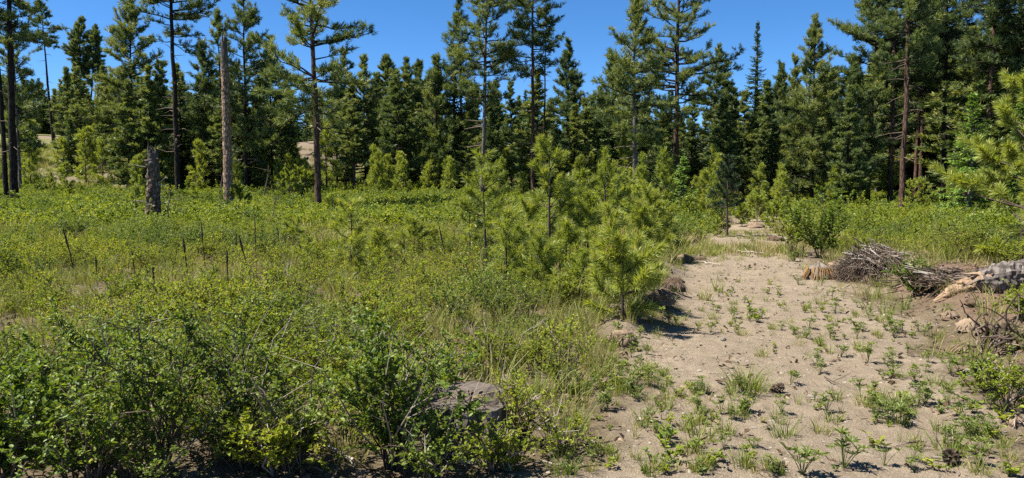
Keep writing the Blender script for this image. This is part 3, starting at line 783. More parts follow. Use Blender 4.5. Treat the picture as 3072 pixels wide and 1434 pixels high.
# ------------------------------------------------------------------ dead standing trunks
def snag(px, py, ty, tw_foot, tw_top, label, bark, jag, seed, name, branches):
    g = np.random.default_rng(seed)
    base = gp(px, py, .2); Y = base[1]; H = height_to(ty, base)
    o = thing(name, label, 'dead tree', base)
    rows, sides = 110, 22
    z = np.linspace(-.4, H, rows); t = np.clip(z / H, 0, 1)
    r = np.interp(t, [0, 1], [tw_foot, tw_top]) * Y / F / 2 + .05 * np.exp(-np.maximum(z, 0) / .25)
    a = np.linspace(0, 6.283, sides, endpoint=False)
    plate = vn(np.cos(a)[None] * 6 + 40, z[:, None] * 5.5 + np.sin(a)[None] * 6, seed) + .6 * vn(np.cos(a)[None] * 14, z[:, None] * 14 + np.sin(a)[None] * 14, seed + 3)
    rr = r[:, None] * (1 + .26 * (plate - .75) + (.42 if H < 6 else .05) * (vn(np.cos(a)[None] * 1.6 + 20, z[:, None] * 1.7 + np.sin(a)[None] * 1.6, seed + 9) - .5))
    bare = sst(.86, .93, t + .06 * g.normal(size=rows))[:, None]
    rr = rr * (1 - .12 * bare)
    P = np.stack([np.sin(z * .5) * .02, np.cos(z * .4) * .02, z], -1)
    b = Buf(); tube(b, P[:96], rr[:96], sides, 0); link('bark', b.mesh('bark', [M[bark]], (0,)), o)
    if H < 6:
        b = Buf()
        for k in range(16):
            an = g.uniform(0, 6.283); zz = g.uniform(.15, .95) * H; rad = np.interp(zz, z, r); p = np.array([math.cos(an), math.sin(an), 0]) * rad * .85 + [0, 0, zz]; d = np.array([math.cos(an), math.sin(an), g.uniform(-.3, .5)])
            tube(b, np.stack([p, p + d * rad * .35, p + d * rad * g.uniform(.45, .8)]), [rad * .32, rad * .26, rad * .1], 7, 0)
        link('knot', b.mesh('knot', [M[bark]], (0,)), o)
    b = Buf(); tube(b, P[92:], rr[92:] * .93, sides, 0, .35)
    for k in range(jag):                                   # splintered top
        an = g.uniform(0, 6.283); rad = rr[-1].mean() * g.uniform(.25, .85); h = g.uniform(.12, .6) * (.8 if H < 6 else .9)
        p = np.array([math.cos(an) * rad, math.sin(an) * rad, H - .08])
        tube(b, np.stack([p, p + [g.normal() * .03, g.normal() * .03, h * .6], p + [g.normal() * .05, g.normal() * .05, h]]), [rr[-1].mean() * .3, rr[-1].mean() * .2, .01], 5, 0, g.uniform(.2, .8))
    link('broken_top', b.mesh('broken_top', [M['wood_grey']], (0,)), o)
    for (zz, dx, dz, l) in branches:
        b = Buf(); p = np.array([math.copysign(r[0] * .7, dx), -.03, zz * H]); d = nrm(np.array([dx, -.35, dz]))
        q = np.stack([p, p + d * l * .5, p + d * l * .75 + [0, 0, .06 * l], p + d * l + [0, 0, -.1 * l]])
        tube(b, q, [.022, .017, .013, .006], 5, 0); link('dead_limb', b.mesh('dead_limb', [M['wood_pale']]), o)
    return o, base, H
snag(228.5, 211, 40, 9.2, 6.6, 'tall limbless dead trunk with flaking red-brown bark and a grey broken top', 'bark_snag', 7, 41, 'dead_pine_tree', [(.62, -1, .1, .35), (.33, 1, .9, .5), (.31, 1, .4, .35), (.4, 1, -.2, .3)])
so, sbase, sH = snag(153, 226, 153, 14, 10.5, 'short thick broken dead trunk with jagged grey top and pale dead twigs', 'bark_stub', 14, 43, 'dead_pine_tree', [(.82, -1, .12, .55), (.62, 1, .55, .5), (.6, 1, -.05, .4), (.25, 1, -1.2, .9), (.36, 1, .1, .55), (.38, -1, .05, .5)])
so.rotation_euler = (0, R(1.2), 0)
g7 = young_pine(700, 1.0, .02, .42, 60, .16, .012, candles=False, whorl=.2)
put_tree('young_pine', 'tuft of pine growing against the left side of the short broken trunk', 'young tree', 'young pines in the clearing', gp(146, 219, .1) + np.array([0, -.8, .55]), 0, (1, 1, 1), g7)
for (px, py, ty, tw, label) in [(163, 232, 190, 2.6, 'thin forked grey dead stem leaning against the short broken trunk'), (217, 203, 168, 2.4, 'pale leaning dead pole in the wood right of the tall dark pine'), (171, 198, 188, 3.4, 'whitish rotten post stub behind the short broken trunk'), (262, 203, 165, 2.2, 'grey leaning dead pole right of the tall snag'), (271, 224, 194, 1.4, 'thin bent dead sapling in front of the reddish-footed pine')]:
    base = gp(px, py, .2); H = height_to(ty, base); Y = base[1]; b = Buf(); g = np.random.default_rng(px)
    ln = g.uniform(-.15, .25) * H
    tube(b, np.stack([np.linspace(0, ln, 7) + g.normal(size=7) * .02, g.normal(size=7) * .02, np.linspace(-.2, H, 7)], -1), np.linspace(tw * Y / F / 2, .012, 7), 6, 0)
    for k in range(3):
        zz = g.uniform(.5, .9) * H; p = np.array([ln * zz / H, 0, zz]); tube(b, np.stack([p, p + [g.normal() * .3, g.normal() * .2, .15]]), [.012, .005], 4, 0)
    o = link('dead_pole', b.mesh('dead_pole', [M['wood_grey']], (0,))); o.location = base; tag(o, label, 'dead tree')

# ------------------------------------------------------------------ broad-leaved shrubs
def shrub(seed, H, W, stems=7, tw=9, lv=11, L=.042, Wd=.026, leaf='leaf_d', stem='stem', lean=(0, 0), bare=.12, split=True, sr=.006, dead=0):
    g = np.random.default_rng(seed)
    sb = Buf(); lb = sb if not split else Buf(); C = []; D = []; Vv = []
    lm, sm = (0, 0) if split else (0, 1)
    for k in range(stems):
        az = 6.283 * (k + g.random()) / stems; out = g.uniform(.2, 1.0) * W; h = H * g.uniform(.65, 1.05) * (1 - .3 * (out / W) ** 2)
        s = np.linspace(0, 1, 7)[:, None]
        p0 = np.array([math.cos(az), math.sin(az), 0]) * .05 * g.random()
        P = p0 + np.concatenate([math.cos(az) * out * s ** 1.3 + lean[0] * s, math.sin(az) * out * s ** 1.3 + lean[1] * s, h * s ** .85], 1) + g.normal(size=(7, 3)) * .03 * np.array([1, 1, .3]) * H
        P[0] = p0 - [0, 0, .04]
        tube(sb, P, np.linspace(sr * g.uniform(.8, 1.5) * (.6 + .5 * H), .0025, 7), 5, sm)
        T = nrm(np.gradient(P, axis=0))
        for q in range(tw):
            f = g.uniform(bare, 1) if q else 1.0
            p = np.array([np.interp(f, s[:, 0], P[:, c]) for c in range(3)]); t_ = np.array([np.interp(f, s[:, 0], T[:, c]) for c in range(3)])
            d = nrm(t_ * .6 + nrm(g.normal(size=3)) * .75 + [0, 0, .25]); l = g.uniform(.1, .28) * (.5 + .5 * H)
            e = p + d * l + [0, 0, -.02]
            tube(sb, np.stack([p, (p + e) / 2 + g.normal(size=3) * .01, e]), [.0035, .0025, .0012], 3, sm)
            m = int(lv * g.uniform(.6, 1.3)); ff = g.uniform(.1, 1.05, m)
            C.append(p + (e - p) * ff[:, None]); base_v = g.uniform(.25, .7)
            D.append(nrm(d * .5 + g.normal(size=(m, 3)) * np.array([.8, .8, .45]) + [0, 0, .1])); Vv.append(np.clip(base_v + g.normal(size=m) * .17, 0, 1))
    for k in range(dead):
        az = g.uniform(0, 6.283); d = nrm(np.array([math.cos(az) * g.uniform(.2, .9), math.sin(az) * g.uniform(.2, .9), 1.0])); h = H * g.uniform(.7, 1.15)
        q = np.stack([d * 0, d * h * .35 + g.normal(size=3) * .03, d * h * .7 + g.normal(size=3) * .05, d * h + g.normal(size=3) * .06]); tube(sb, q, [.006, .005, .0035, .0015], 4, 1)
        for j in range(4):
            f = g.uniform(.4, .95); p = d * h * f; e = p + nrm(d + g.normal(size=3) * .6) * h * .2; tube(sb, np.stack([p, (p + e) / 2, e]), [.003, .002, .001], 3, 1)
    C = np.concatenate(C); D = np.concatenate(D); Vv = np.concatenate(Vv)
    leaves(lb, C, D, L, Wd, lm, Vv, g=g)
    if split: return sb.mesh('stem', [M[stem], M['stem_pale']], (0,)), lb.mesh('foliage', [M[leaf]])
    return sb.mesh('shrub_clump', [M[leaf], M[stem]])

def put_shrub(label, base, ms, rz=0, sc=(1, 1, 1), group='shrubs near the camera'):
    o = thing('leafy_shrub', label, 'shrub', base, rz, sc, group)
    for me in ms: link(me.name.split('.')[0], me, o)
    return o
SHR = [  # foot x, foot y, top y, half width px, stems, twigs, leaves, leaf length, material, label, extras
 (392, 470, 322, 88, 13, 17, 15, .046, 'leaf_d', 'largest dark green bush before the camera, left of the cut stump, pale leaf undersides', {}),
 (165, 474, 322, 72, 12, 16, 13, .036, 'leaf_d', 'many-stemmed dark bush with a visible clump of bare stems at its foot', dict(bare=.4)),
 (238, 462, 306, 48, 6, 15, 12, .034, 'leaf_d', 'tall thin-stemmed bush between the many-stemmed bush and the largest bush', dict(bare=.35)),
 (-6, 500, 372, 70, 10, 13, 13, .058, 'leaf_d', 'large-leaved bright bush filling the lower left corner', {}),
 (45, 455, 352, 52, 9, 13, 13, .05, 'leaf_d', 'dark bush behind the large-leaved corner bush', {}),
 (128, 400, 306, 40, 5, 11, 12, .042, 'leaf_d', 'bush with a dark branch arching over to the left', dict(lean=(-.55, 0), bare=.5)),
 (300, 470, 368, 60, 9, 13, 13, .034, 'leaf_d', 'low bush in front of the thin-stemmed bush', {}),
 (268, 486, 420, 30, 6, 9, 10, .05, 'leaf_a', 'small bright broad-leaved sprig at the bottom edge, left of the largest bush', {}),
 (492, 470, 430, 34, 8, 10, 10, .03, 'leaf_a', 'low leafy bush growing against the front of the cut stump', {}),
 (436, 456, 412, 18, 6, 10, 11, .03, 'leaf_d', 'leafy sprigs hanging over the left end of the cut stump', {}),
 (432, 488, 425, 34, 7, 10, 11, .034, 'leaf_d', 'dark low bush at the foot of the largest bush near the bottom edge', {}),
 (518, 446, 372, 36, 7, 11, 11, .03, 'leaf_y', 'yellow-green bush hugging the right side of the cut stump', {}),
 (560, 452, 428, 27, 6, 10, 10, .028, 'leaf_a', 'small round bush alone on bare soil right of the cut stump', {}),
 (505, 480, 440, 26, 6, 9, 10, .03, 'leaf_a', 'low sprawling bush at the bottom edge beside the bare soil', {}),
 (440, 400, 330, 40, 7, 12, 12, .036, 'leaf_d', 'upright leafy bush directly behind the cut stump', {}),
 (560, 392, 332, 32, 7, 11, 11, .028, 'leaf_a', 'mid-height bush behind the small round bush at the grassy verge', {}),
 (286, 305, 266, 28, 8, 12, 13, .03, 'leaf_y', 'yellow-flowering rounded bush in the middle of the meadow', {}),
 (222, 398, 322, 42, 7, 12, 12, .032, 'leaf_d', 'bush behind the tall thin-stemmed one, half shaded', {}),
 (330, 392, 325, 38, 7, 12, 12, .032, 'leaf_a', 'mid-green bush behind the largest bush on its left', {}),
 (70, 395, 328, 40, 7, 12, 12, .034, 'leaf_y', 'yellowish bush behind the lower left dark bushes', {}),
 (380, 358, 318, 30, 6, 10, 12, .03, 'leaf_a', 'loose green bush among the grass behind the largest bush', {}),
 (500, 372, 318, 24, 5, 9, 10, .026, 'stem', 'twiggy bush with dark stem standing behind the stump in the grass', {}),
 (820, 258, 188, 36, 14, 17, 22, .06, 'leaf_d', 'big round dark green bush on the right verge behind the brush pile', {}),
 (793, 252, 208, 24, 9, 14, 18, .055, 'leaf_a', 'bright bush beside the big round bush, toward the track', {}),
 (862, 246, 196, 30, 10, 14, 18, .05, 'leaf_a', 'tall pale bush behind the brush pile', {}),
 (915, 297, 262, 22, 12, 15, 18, .034, 'leaf_d', 'small twiggy bush between the brush pile and the broken log', {}),
 (1006, 408, 362, 30, 8, 12, 12, .034, 'leaf_a', 'leafy bush on the reddish bank below the tangled roots', {}),
 (1024, 322, 285, 26, 8, 12, 13, .036, 'leaf_a', 'leafy bush under the broken log at the right edge', {}),
 (985, 392, 362, 20, 6, 10, 12, .034, 'leaf_d', 'small dark bush on the reddish bank', {}),
 (900, 238, 200, 26, 9, 13, 16, .05, 'leaf_y', 'yellowish bush in front of the dark forest trunks', {}),
 (20, 262, 232, 24, 8, 12, 16, .045, 'leaf_d', 'dark green bush patch at the left edge of the meadow', {}),
 (265, 252, 222, 26, 8, 12, 16, .045, 'leaf_d', 'deep green bush in the meadow below the tall snag', {}),
]
for n_, (px, py, ty, hwp, st, tw, lv, L, leaf, label, kw) in enumerate(SHR):
    base = gp(px, py) if py < 478 else on(px, 731 * 1.7 / (py - 191)); Y = base[1]; H = max(.2, height_to(ty, base))
    if leaf == 'stem': leaf = 'leaf_y'; kw = dict(sr=.007)
    nr = py > 300
    ms = shrub(800 + n_, H, hwp * Y / F * (1.05 if nr else 1.15), st, int(tw * 1.15), int(lv * (1.45 if nr else 1.2)), L * (.8 if nr else 1), L * (.46 if nr else .6), leaf, dead=5 if nr else 0, **kw)
    put_shrub(label, base, ms)

# ------------------------------------------------------------------ masses nobody could count: geometry-nodes scatter
def scatter(name, label, protos, pts, rot, scl, idx):
    me = bpy.data.meshes.new(name)
    me.vertices.add(len(pts)); me.vertices.foreach_set('co', np.asarray(pts, np.float32).ravel())
    for an, ty, val, key in (('rot', 'FLOAT_VECTOR', rot, 'vector'), ('scl', 'FLOAT_VECTOR', scl, 'vector'), ('idx', 'INT', idx, 'value')):
        a = me.attributes.new(an, ty, 'POINT'); a.data.foreach_set(key, np.ascontiguousarray(val, np.int32 if ty == 'INT' else np.float32).ravel())
    o = link(name, me); o['kind'] = 'stuff'; o['label'] = label
    ng = bpy.data.node_groups.new(name + '_scatter', 'GeometryNodeTree')
    ng.interface.new_socket('Geometry', in_out='INPUT', socket_type='NodeSocketGeometry')
    ng.interface.new_socket('Geometry', in_out='OUTPUT', socket_type='NodeSocketGeometry')
    n = ng.nodes; l = ng.links
    gi = n.new('NodeGroupInput'); go = n.new('NodeGroupOutput'); ip = n.new('GeometryNodeInstanceOnPoints'); jn = n.new('GeometryNodeJoinGeometry')
    for pm in protos[::-1]:
        po = bpy.data.objects.new(pm.name, pm)
        oi = n.new('GeometryNodeObjectInfo'); oi.inputs['Object'].default_value = po; oi.inputs['As Instance'].default_value = True
        l.new(oi.outputs['Geometry'], jn.inputs[0])
    def attr(an, ty):
        a = n.new('GeometryNodeInputNamedAttribute'); a.data_type = ty; a.inputs['Name'].default_value = an
        return a.outputs[0]
    l.new(gi.outputs[0], ip.inputs['Points']); l.new(jn.outputs[0], ip.inputs['Instance'])
    ip.inputs['Pick Instance'].default_value = True
    l.new(attr('idx', 'INT'), ip.inputs['Instance Index'])
    l.new(attr('rot', 'FLOAT_VECTOR'), ip.inputs['Rotation']); l.new(attr('scl', 'FLOAT_VECTOR'), ip.inputs['Scale'])
    l.new(ip.outputs[0], go.inputs[0])
    md = o.modifiers.new('scatter', 'NODES'); md.node_group = ng
    return o
def fan(n, y0, y1, umax=.86, pw=1.0, seed=1):
    g = np.random.default_rng(seed)
    y = np.sqrt(g.uniform(y0 ** 2, y1 ** 2, n)) if pw == 1 else (g.uniform(y0 ** pw, y1 ** pw, n)) ** (1 / pw)
    x = g.uniform(-umax, umax, n) * (y + 1.0)
    return x, y, g
def place(x, y, g, s0, s1, k, tilt=.12, zs=(.8, 1.25), sink=0.02):
    n = len(x); p = np.stack([x, y, terrain(x, y) - sink], -1)
    rot = np.stack([g.normal(size=n) * tilt, g.normal(size=n) * tilt, g.uniform(0, 6.283, n)], -1)
    s = g.uniform(s0, s1, n); return p, rot, np.stack([s, s, s * g.uniform(*zs, n)], -1)

STK = [(66, 239, 77, 279, 'leaning dark dead stalk at the left of the meadow, most tilted of all'), (132, 251, 135, 274, 'thick black dead stalk below the short broken trunk'),
 (184, 246, 188, 279, 'tall dead stalk with thick head, between the broken trunk and the snag'), (176, 254, 175, 272, 'short dark stalk just left of the tall thick-headed stalk'),
 (202, 233, 205, 268, 'thin tall stalk right of the thick-headed stalk'), (227, 258, 228, 290, 'straight dead stalk under the tall snag'), (153, 272, 154, 300, 'knobbly thin stalk in the grass before the broken trunk'),
 (7, 206, 9, 226, 'dark stalk below the thick trunk at the far left edge'), (232, 219, 228, 232, 'short slanting stick right of the foot of the tall snag'), (241, 244, 249, 277, 'leaning brown stalk right of the tall snag'),
 (255, 227, 256, 265, 'straight tall stalk in the dark bush patch'), (278, 233, 280, 254, 'black stalk behind the yellow bush'), (285, 240, 290, 255, 'tilted black stalk left of the small feathery pine'),
 (322, 253, 329, 270, 'tilted grey stalk left of the lone young pine'), (310, 238, 312, 252, 'short dark stalk behind the small feathery pine'), (441, 235, 448, 270, 'thick leaning stalk at the left of the young pine cluster'),
 (332, 200, 334, 222, 'dark stalk at the foot of the reddish-trunked pine'), (430, 238, 431, 256, 'short dark stalk near the slender pine shoot'), (332, 288, 331, 302, 'short dark stalk in the dry grass below the lone young pine'),
 (262, 232, 263, 250, 'slim dark stalk beside the straight tall one'), (236, 236, 237, 258, 'thin stalk between snag and leaning brown stalk'), (198, 250, 199, 262, 'stub of a dead stalk beside the thin tall stalk'),
 (96, 262, 97, 284, 'thin brown stalk right of the most tilted one'), (300, 246, 303, 262, 'thin tilted stalk beside the small feathery pine'), (404, 244, 405, 266, 'dark upright stalk left of the thin-branched young pine'), (341, 250, 344, 268, 'thin stalk at the foot of the lone young pine')]
OPEN = np.array([gp(q[2], q[3])[:2] for q in STK] + [gp(q[0], q[1])[:2] for q in SAP if q[0] < 475])
def in_open(x, y):
    m = np.zeros(len(x), bool)
    for ox, oy in OPEN:
        sx = x - ox * y / oy; m |= (np.abs(sx) < .42) & (y < oy + .35) & (y > oy - .17 * oy)
    return m
# leafy shrubbery of the meadow
CL = []
for k in range(3): CL.append(shrub(900 + k, .62, .42, 9, 8, 10, .038, .024, 'leaf_a', split=False, bare=.3, sr=.005))
for k in range(2): CL.append(shrub(910 + k, .55, .36, 9, 8, 11, .030, .016, 'leaf_y', split=False, bare=.3, sr=.004))
for k in range(2): CL.append(shrub(920 + k, .75, .42, 9, 9, 10, .036, .022, 'leaf_d', split=False, bare=.3, sr=.006))
for k in range(2): CL.append(shrub(930 + k, .6, .75, 14, 9, 11, .06, .038, ('leaf_d', 'leaf_a')[k], split=False, bare=.25, sr=.006))   # larger leaved, for far off
x, y, g = fan(38000, 3.9, 60, seed=5)
xl, xr = edges(y)
dl = np.where(x < .5 * (xl + xr), xl - x, x - xr); left = x < .5 * (xl + xr)
patch = fbm(x * .35, y * .35, 61, 4); patch2 = fbm(x * .9, y * .9, 63, 3)
dens = sst(.36, .56, patch + .25 * (patch2 - .5)) * .9 + .12
dens = np.where((y > 21) & (y < 44), np.maximum(dens, .75), dens)                       # the solid bright belt
dens = dens * np.where(left & (y > 9) & (y < 18), .8, 1)                                # grassier belt
dens = dens * sst(.25, .9, dl) * np.where(left, 1, sst(.9, 2.6, dl + (patch - .5) * 2))
dens = dens * np.where(y > 42, .45, 1)
dens = dens * (1 - bare_mask(x, y)) * np.where((~left) & (y < 13.5) & (dl < 3.6), .06, 1)
dens = dens * np.clip(26 / np.maximum(y, 10), .6, 2.2) * .8
dens = np.where(left & (y < 6.6) & (dl > .45), np.maximum(dens, .85), dens)
dens = np.where((dl < .3), dens * .1, dens)
keep = g.random(len(x)) < dens
keep &= ~((np.abs(x + .22) < .62) & (y < 6.1))                                         # leave the cut stump free
keep &= ~(in_open(x, y) & (g.random(len(x)) < .8))
x, y, left, patch2 = x[keep], y[keep], left[keep], patch2[keep]
p, rot, scl = place(x, y, g, .5, 1.0, 0, .15, (.7, 1.1))
r_ = g.random(len(x)); hue = fbm(x * .5, y * .5, 71, 3) + (g.random(len(x)) - .5) * .08; scl = scl * (.75 + .7 * fbm(x * .7, y * .7, 73, 3))[:, None]
idx = np.where(hue > np.where((y > 8) & (y < 19), .5, .56), g.integers(3, 5, len(x)), np.where(hue < .40, g.integers(5, 7, len(x)), g.integers(0, 3, len(x))))
idx = np.where((y > 24), np.where(g.random(len(x)) < .6, g.integers(7, 9, len(x)), idx), idx)
scl = scl * np.where(y > 24, np.where(idx >= 7, 1.15, 1.15), 1)[:, None] * np.where(y < 5.2, .75, np.where(y < 8, .8, 1))[:, None]
scatter('meadow_shrubbery', 'knee-high mass of green snowberry and spirea covering the meadow', CL, p, rot, scl, idx)

# the wood far behind, one mass
x, y, g = fan(700, 108, 190, .95, seed=12)
x = x[:620]; y = y[:620]
p, rot, scl = place(x, y, g, .85, 1.15, 0, .02, (.75, 1.05), .3)
scatter('far_forest', 'distant unbroken wood behind all the other trees', [FILL[0][1], FILL[3][1], FILL[5][1]], p, rot, scl * np.array([1.4, 1.4, .8]), g.integers(0, 3, len(x)))

# grass of the meadow and the verges
def tuft(seed, n, L0, L1, W, rad, mat='grass', spread=.5, bend=(.1, .9), v=(.1, .9), heads=0):
    g = np.random.default_rng(seed); b = Buf()
    a = g.uniform(0, 6.283, n); rr = rad * np.sqrt(g.random(n))
    C = np.stack([np.cos(a) * rr, np.sin(a) * rr, np.full(n, -.02)], -1)
    o = g.uniform(0, spread, n); az = a + g.normal(size=n) * .7
    D = np.stack([np.cos(az) * np.sin(o), np.sin(az) * np.sin(o), np.cos(o)], -1)
    blades(b, C, D, g.uniform(L0, L1, n), W, g.uniform(*bend, n), 0, g.uniform(*v, n), g)
    for k in range(heads):
        p = np.array([g.normal() * rad * .6, g.normal() * rad * .6, 0]); h = L1 * g.uniform(1.0, 1.5); d = np.array([g.normal() * .12, g.normal() * .12, 1.0])
        tube(b, np.stack([p, p + d * h * .5, p + d * h]), [.0018, .0014, .001], 3, 1)
        tube(b, np.stack([p + d * h * .82, p + d * h * .9, p + d * h * 1.04]), [.0015, .0035, .001], 4, 1)
    return b.mesh('grass_tuft', [M[mat], M['grass_dry']])
GR = [tuft(1000 + k, 46, .16, .42, .007, .12, 'grass', .5) for k in range(3)] + [tuft(1010 + k, 34, .22, .48, .006, .12, 'grass', .45, (.1, .9), (.5, .85), heads=1) for k in range(2)] + \
     [tuft(1020 + k, 60, .25, .6, .02, .35, 'grass', .5) for k in range(2)] + [tuft(1030, 40, .3, .6, .02, .35, 'grass_dry', .5)]
x, y, g = fan(46000, 4.4, 70, seed=6)
xl, xr = edges(y); left = x < .5 * (xl + xr); dl = np.where(left, xl - x, x - xr)
patch = fbm(x * .35, y * .35, 61, 4)
dens = (1 - .6 * sst(.42, .58, patch)) * sst(-.15, .5, dl) * np.clip(18 / np.maximum(y, 8), .3, 1.8) * .9
dens = dens * np.where(left & (y > 8) & (y < 20), 1.25, 1) * np.where(~left, np.where(y < 13, .25, .4), 1) * np.where(y < 6.0, .6, 1) * (1 - .8 * bare_mask(x, y))
dens = np.maximum(dens, .10 * sst(-1.2, 0, dl) * (y > 17)) + 1.3 * sst(.5, .8, np.exp(-((y - 20.2) / 2.6) ** 2) * (.65 + fbm(x * .8, y * .8, 97, 3))) * sst(.2, -.5, dl)
dens = np.where((dl < 0) & (y > 22), np.maximum(dens * .5, .5 * sst(.4, .6, fbm(x * .5, y * .5, 99, 3))), dens)
dens = np.where((dl < 0) & (y < 18), np.maximum(dens, .05 + .5 * sst(.5, .68, fbm(x * .9, y * .9, 95, 3))), dens)
keep = (g.random(len(x)) < dens) & ~((np.abs(x + .22) < .5) & (y < 5.6))
x, y, left = x[keep], y[keep], left[keep]
p, rot, scl = place(x, y, g, .55, 1.25, 0, .12)
dry = fbm(x * .6, y * .6, 81, 3) + np.where(y < 20, .03, -.02) + .25 * (g.random(len(x)) - .5)
idx = np.where(dry > .58, g.integers(3, 5, len(x)), g.integers(0, 3, len(x)))
idx = np.where(y > 19, np.where(dry > .58, 7, g.integers(5, 7, len(x))), idx)
on_t = track_mask(x, y) > .3
scl[on_t] *= np.where(y[on_t] > 17, np.where(y[on_t] < 23.5, .5, .32), .3)[:, None]
scatter('meadow_grass', 'green and straw-coloured grass between the shrubs', GR, p, rot, scl, idx)

# stones, chips and litter
def stone_mesh(seed, n=10):
    g = np.random.default_rng(seed); b = Buf(); th = np.linspace(.2, 2.94, 5); a = np.linspace(0, 6.283, n, endpoint=False)
    V = np.stack([np.sin(th)[:, None] * np.cos(a), np.sin(th)[:, None] * np.sin(a), np.cos(th)[:, None] * np.ones(n)], -1).reshape(-1, 3)
    V = V * np.array([1, g.uniform(.6, .9), g.uniform(.35, .6)]) * (1 + g.normal(size=(len(V), 1)) * .1)
    i = np.arange(4)[:, None]; j = np.arange(n)[None]
    b.add(V, np.stack([i * n + j, (i + 1) * n + j, (i + 1) * n + (j + 1) % n, i * n + (j + 1) % n], -1).reshape(-1, 4), 0, g.uniform(.3, .7))
    V2 = np.concatenate([V[:n], V[:n].mean(0)[None] + [0, 0, .03]]); b.add(V2, np.stack([np.arange(n), (np.arange(n) + 1) % n, np.full(n, n)], -1), 0)
    return b.mesh('stone', [M['stone']])
def chip(seed, kind):
    g = np.random.default_rng(seed); b = Buf()
    if kind == 0:   # twig
        q = np.cumsum(np.concatenate([[[0, 0, 0]], g.normal(size=(4, 3)) * np.array([.25, .25, .05]) + [1, 0, 0]]), 0) - [2, 0, 0]
        tube(b, q * .25, [.03, .035, .03, .02, .01], 4, 0); return b.mesh('litter_piece', [M['twig']])
    if kind == 1:   # curled dead leaf or bark flake
        leaves(b, np.zeros((3, 3)) + g.normal(size=(3, 3)) * .25 * [1, 1, .1], g.normal(size=(3, 3)) * [1, 1, .2], .6, .35, 0, g.random(3), g=g, fold=.6); return b.mesh('litter_piece', [M['litter']])
    if kind == 2:
        tube(b, np.array([[-.5, 0, 0], [0, .06, .03], [.5, 0, .01]]), [.006, .012, .004], 3, 0); return b.mesh('litter_piece', [M['twig_dark']])
ST = [stone_mesh(1100 + k) for k in range(4)]
x, y, g = fan(24000, 3.8, 24, .75, seed=8); xl, xr = edges(y)
keep = (x > xl - .6) & (x < xr + 2.5) & (g.random(len(x)) < .55 + .5 * (fbm(x * 1.5, y * 1.5, 91, 3) - .5))
x, y = x[keep], y[keep]
p, rot, scl = place(x, y, g, .006, .02, 0, .3, (.7, 1.1), 0)
big = g.random(len(x)) < .03; scl[big] *= 1.5
scatter('gravel', 'small pale stones strewn over the dirt track', ST, p, rot, scl, g.integers(0, 4, len(x)))
LT = [chip(1, 0), chip(2, 0), chip(3, 1), chip(4, 1), chip(5, 2)]
x, y, g = fan(30000, 3.6, 20, .8, seed=9); xl, xr = edges(y)
w = .5 + .6 * sst(.1, -.5, x - xl) * sst(9, 6, y) + .75 * red_mask(x, y)
keep = g.random(len(x)) < w * np.clip(7 / y, .3, 1.2); x, y = x[keep], y[keep]
p, rot, scl = place(x, y, g, .05, .15, 0, .25, (.8, 1.2), -.008)
idx = np.where(track_mask(x, y) > .5, np.where(g.random(len(x)) < .6, 4, g.integers(0, 5, len(x))), g.integers(0, 5, len(x)))
scatter('ground_litter', 'dead twigs, bark flakes and dry leaves lying on the soil', LT, p, rot, scl, idx)

# ------------------------------------------------------------------ plants on the track, each its own object
def lupine(seed, n=7, h=.2):
    g = np.random.default_rng(seed); lb = Buf(); sb = Buf()
    for k in range(n):
        az = g.uniform(0, 6.283); o = g.uniform(.05, .75); d = np.array([math.cos(az) * math.sin(o), math.sin(az) * math.sin(o), math.cos(o)])
        e = d * h * g.uniform(.55, 1.1); tube(sb, np.stack([[0, 0, -.01], e * .55 + [0, 0, .015], e]), [.0028, .0022, .0016], 4, 0)
        m = 8; a = np.linspace(0, 6.283, m, endpoint=False) + g.random(); tilt = nrm(np.array([g.normal() * .35, g.normal() * .35, 1.0]))
        uu = nrm(np.cross(tilt, [0.3, 1, .1])); vv = np.cross(tilt, uu)
        D = np.cos(a)[:, None] * uu + np.sin(a)[:, None] * vv + tilt * .5
        leaves(lb, np.repeat(e[None], m, 0), D, .06, .017, 0, np.clip(g.uniform(.2, .8) + g.normal(size=m) * .1, 0, 1), g=g, fold=.35)
    return sb.mesh('stem', [M['lupine']]), lb.mesh('foliage', [M['lupine']])
def rosette(seed, n=5, L=.05, h=.08, leaf='leaf_a'):
    g = np.random.default_rng(seed); lb = Buf(); sb = Buf(); C = []; D = []
    for k in range(n):
        az = g.uniform(0, 6.283); d = np.array([math.cos(az) * .6, math.sin(az) * .6, 1.0]); e = d * h * g.uniform(.4, 1.1)
        tube(sb, np.stack([[0, 0, -.01], e]), [.0022, .0012], 3, 0)
        for q in range(6): C.append(e * g.uniform(.35, 1.05)); D.append(g.normal(size=3) * [1, 1, .3] + [0, 0, .25])
    leaves(lb, np.array(C), np.array(D), L, L * .5, 0, g.uniform(.2, .8, len(C)), g=g)
    return sb.mesh('stem', [M['stem']]), lb.mesh('foliage', [M[leaf]])
GT = [tuft(1200 + k, 26 + 10 * k, .07, .2, .0055, .035 + .012 * k, 'grass', .6, (.1, .8), (.1, .75)) for k in range(4)]
GT += [tuft(1210 + k, 12, .06, .16, .005, .02, 'grass', .5, (.1, .6), (.45, .95)) for k in range(2)]
GBIG = tuft(1220, 150, .12, .3, .006, .15, 'grass', .65, (.2, .9), (.05, .6))
LU = [lupine(1300 + k, 6 + 2 * k, .17 + .02 * k) for k in range(4)]
RO = [rosette(1400 + k, 4 + k, .042, .08 + .015 * k, ('leaf_a', 'lupine', 'leaf_d', 'leaf_a')[k]) for k in range(4)]
def where(px, py):
    if py > 430: v = 'near the bottom edge of the picture'
    elif py > 375: v = 'beside the big grass clump in the middle of the track'
    elif py > 320: v = 'in the bare middle stretch of the track'
    elif py > 285: v = 'on the far bare stretch before the grass band'
    else: v = 'near the far end of the dirt track'
    return v
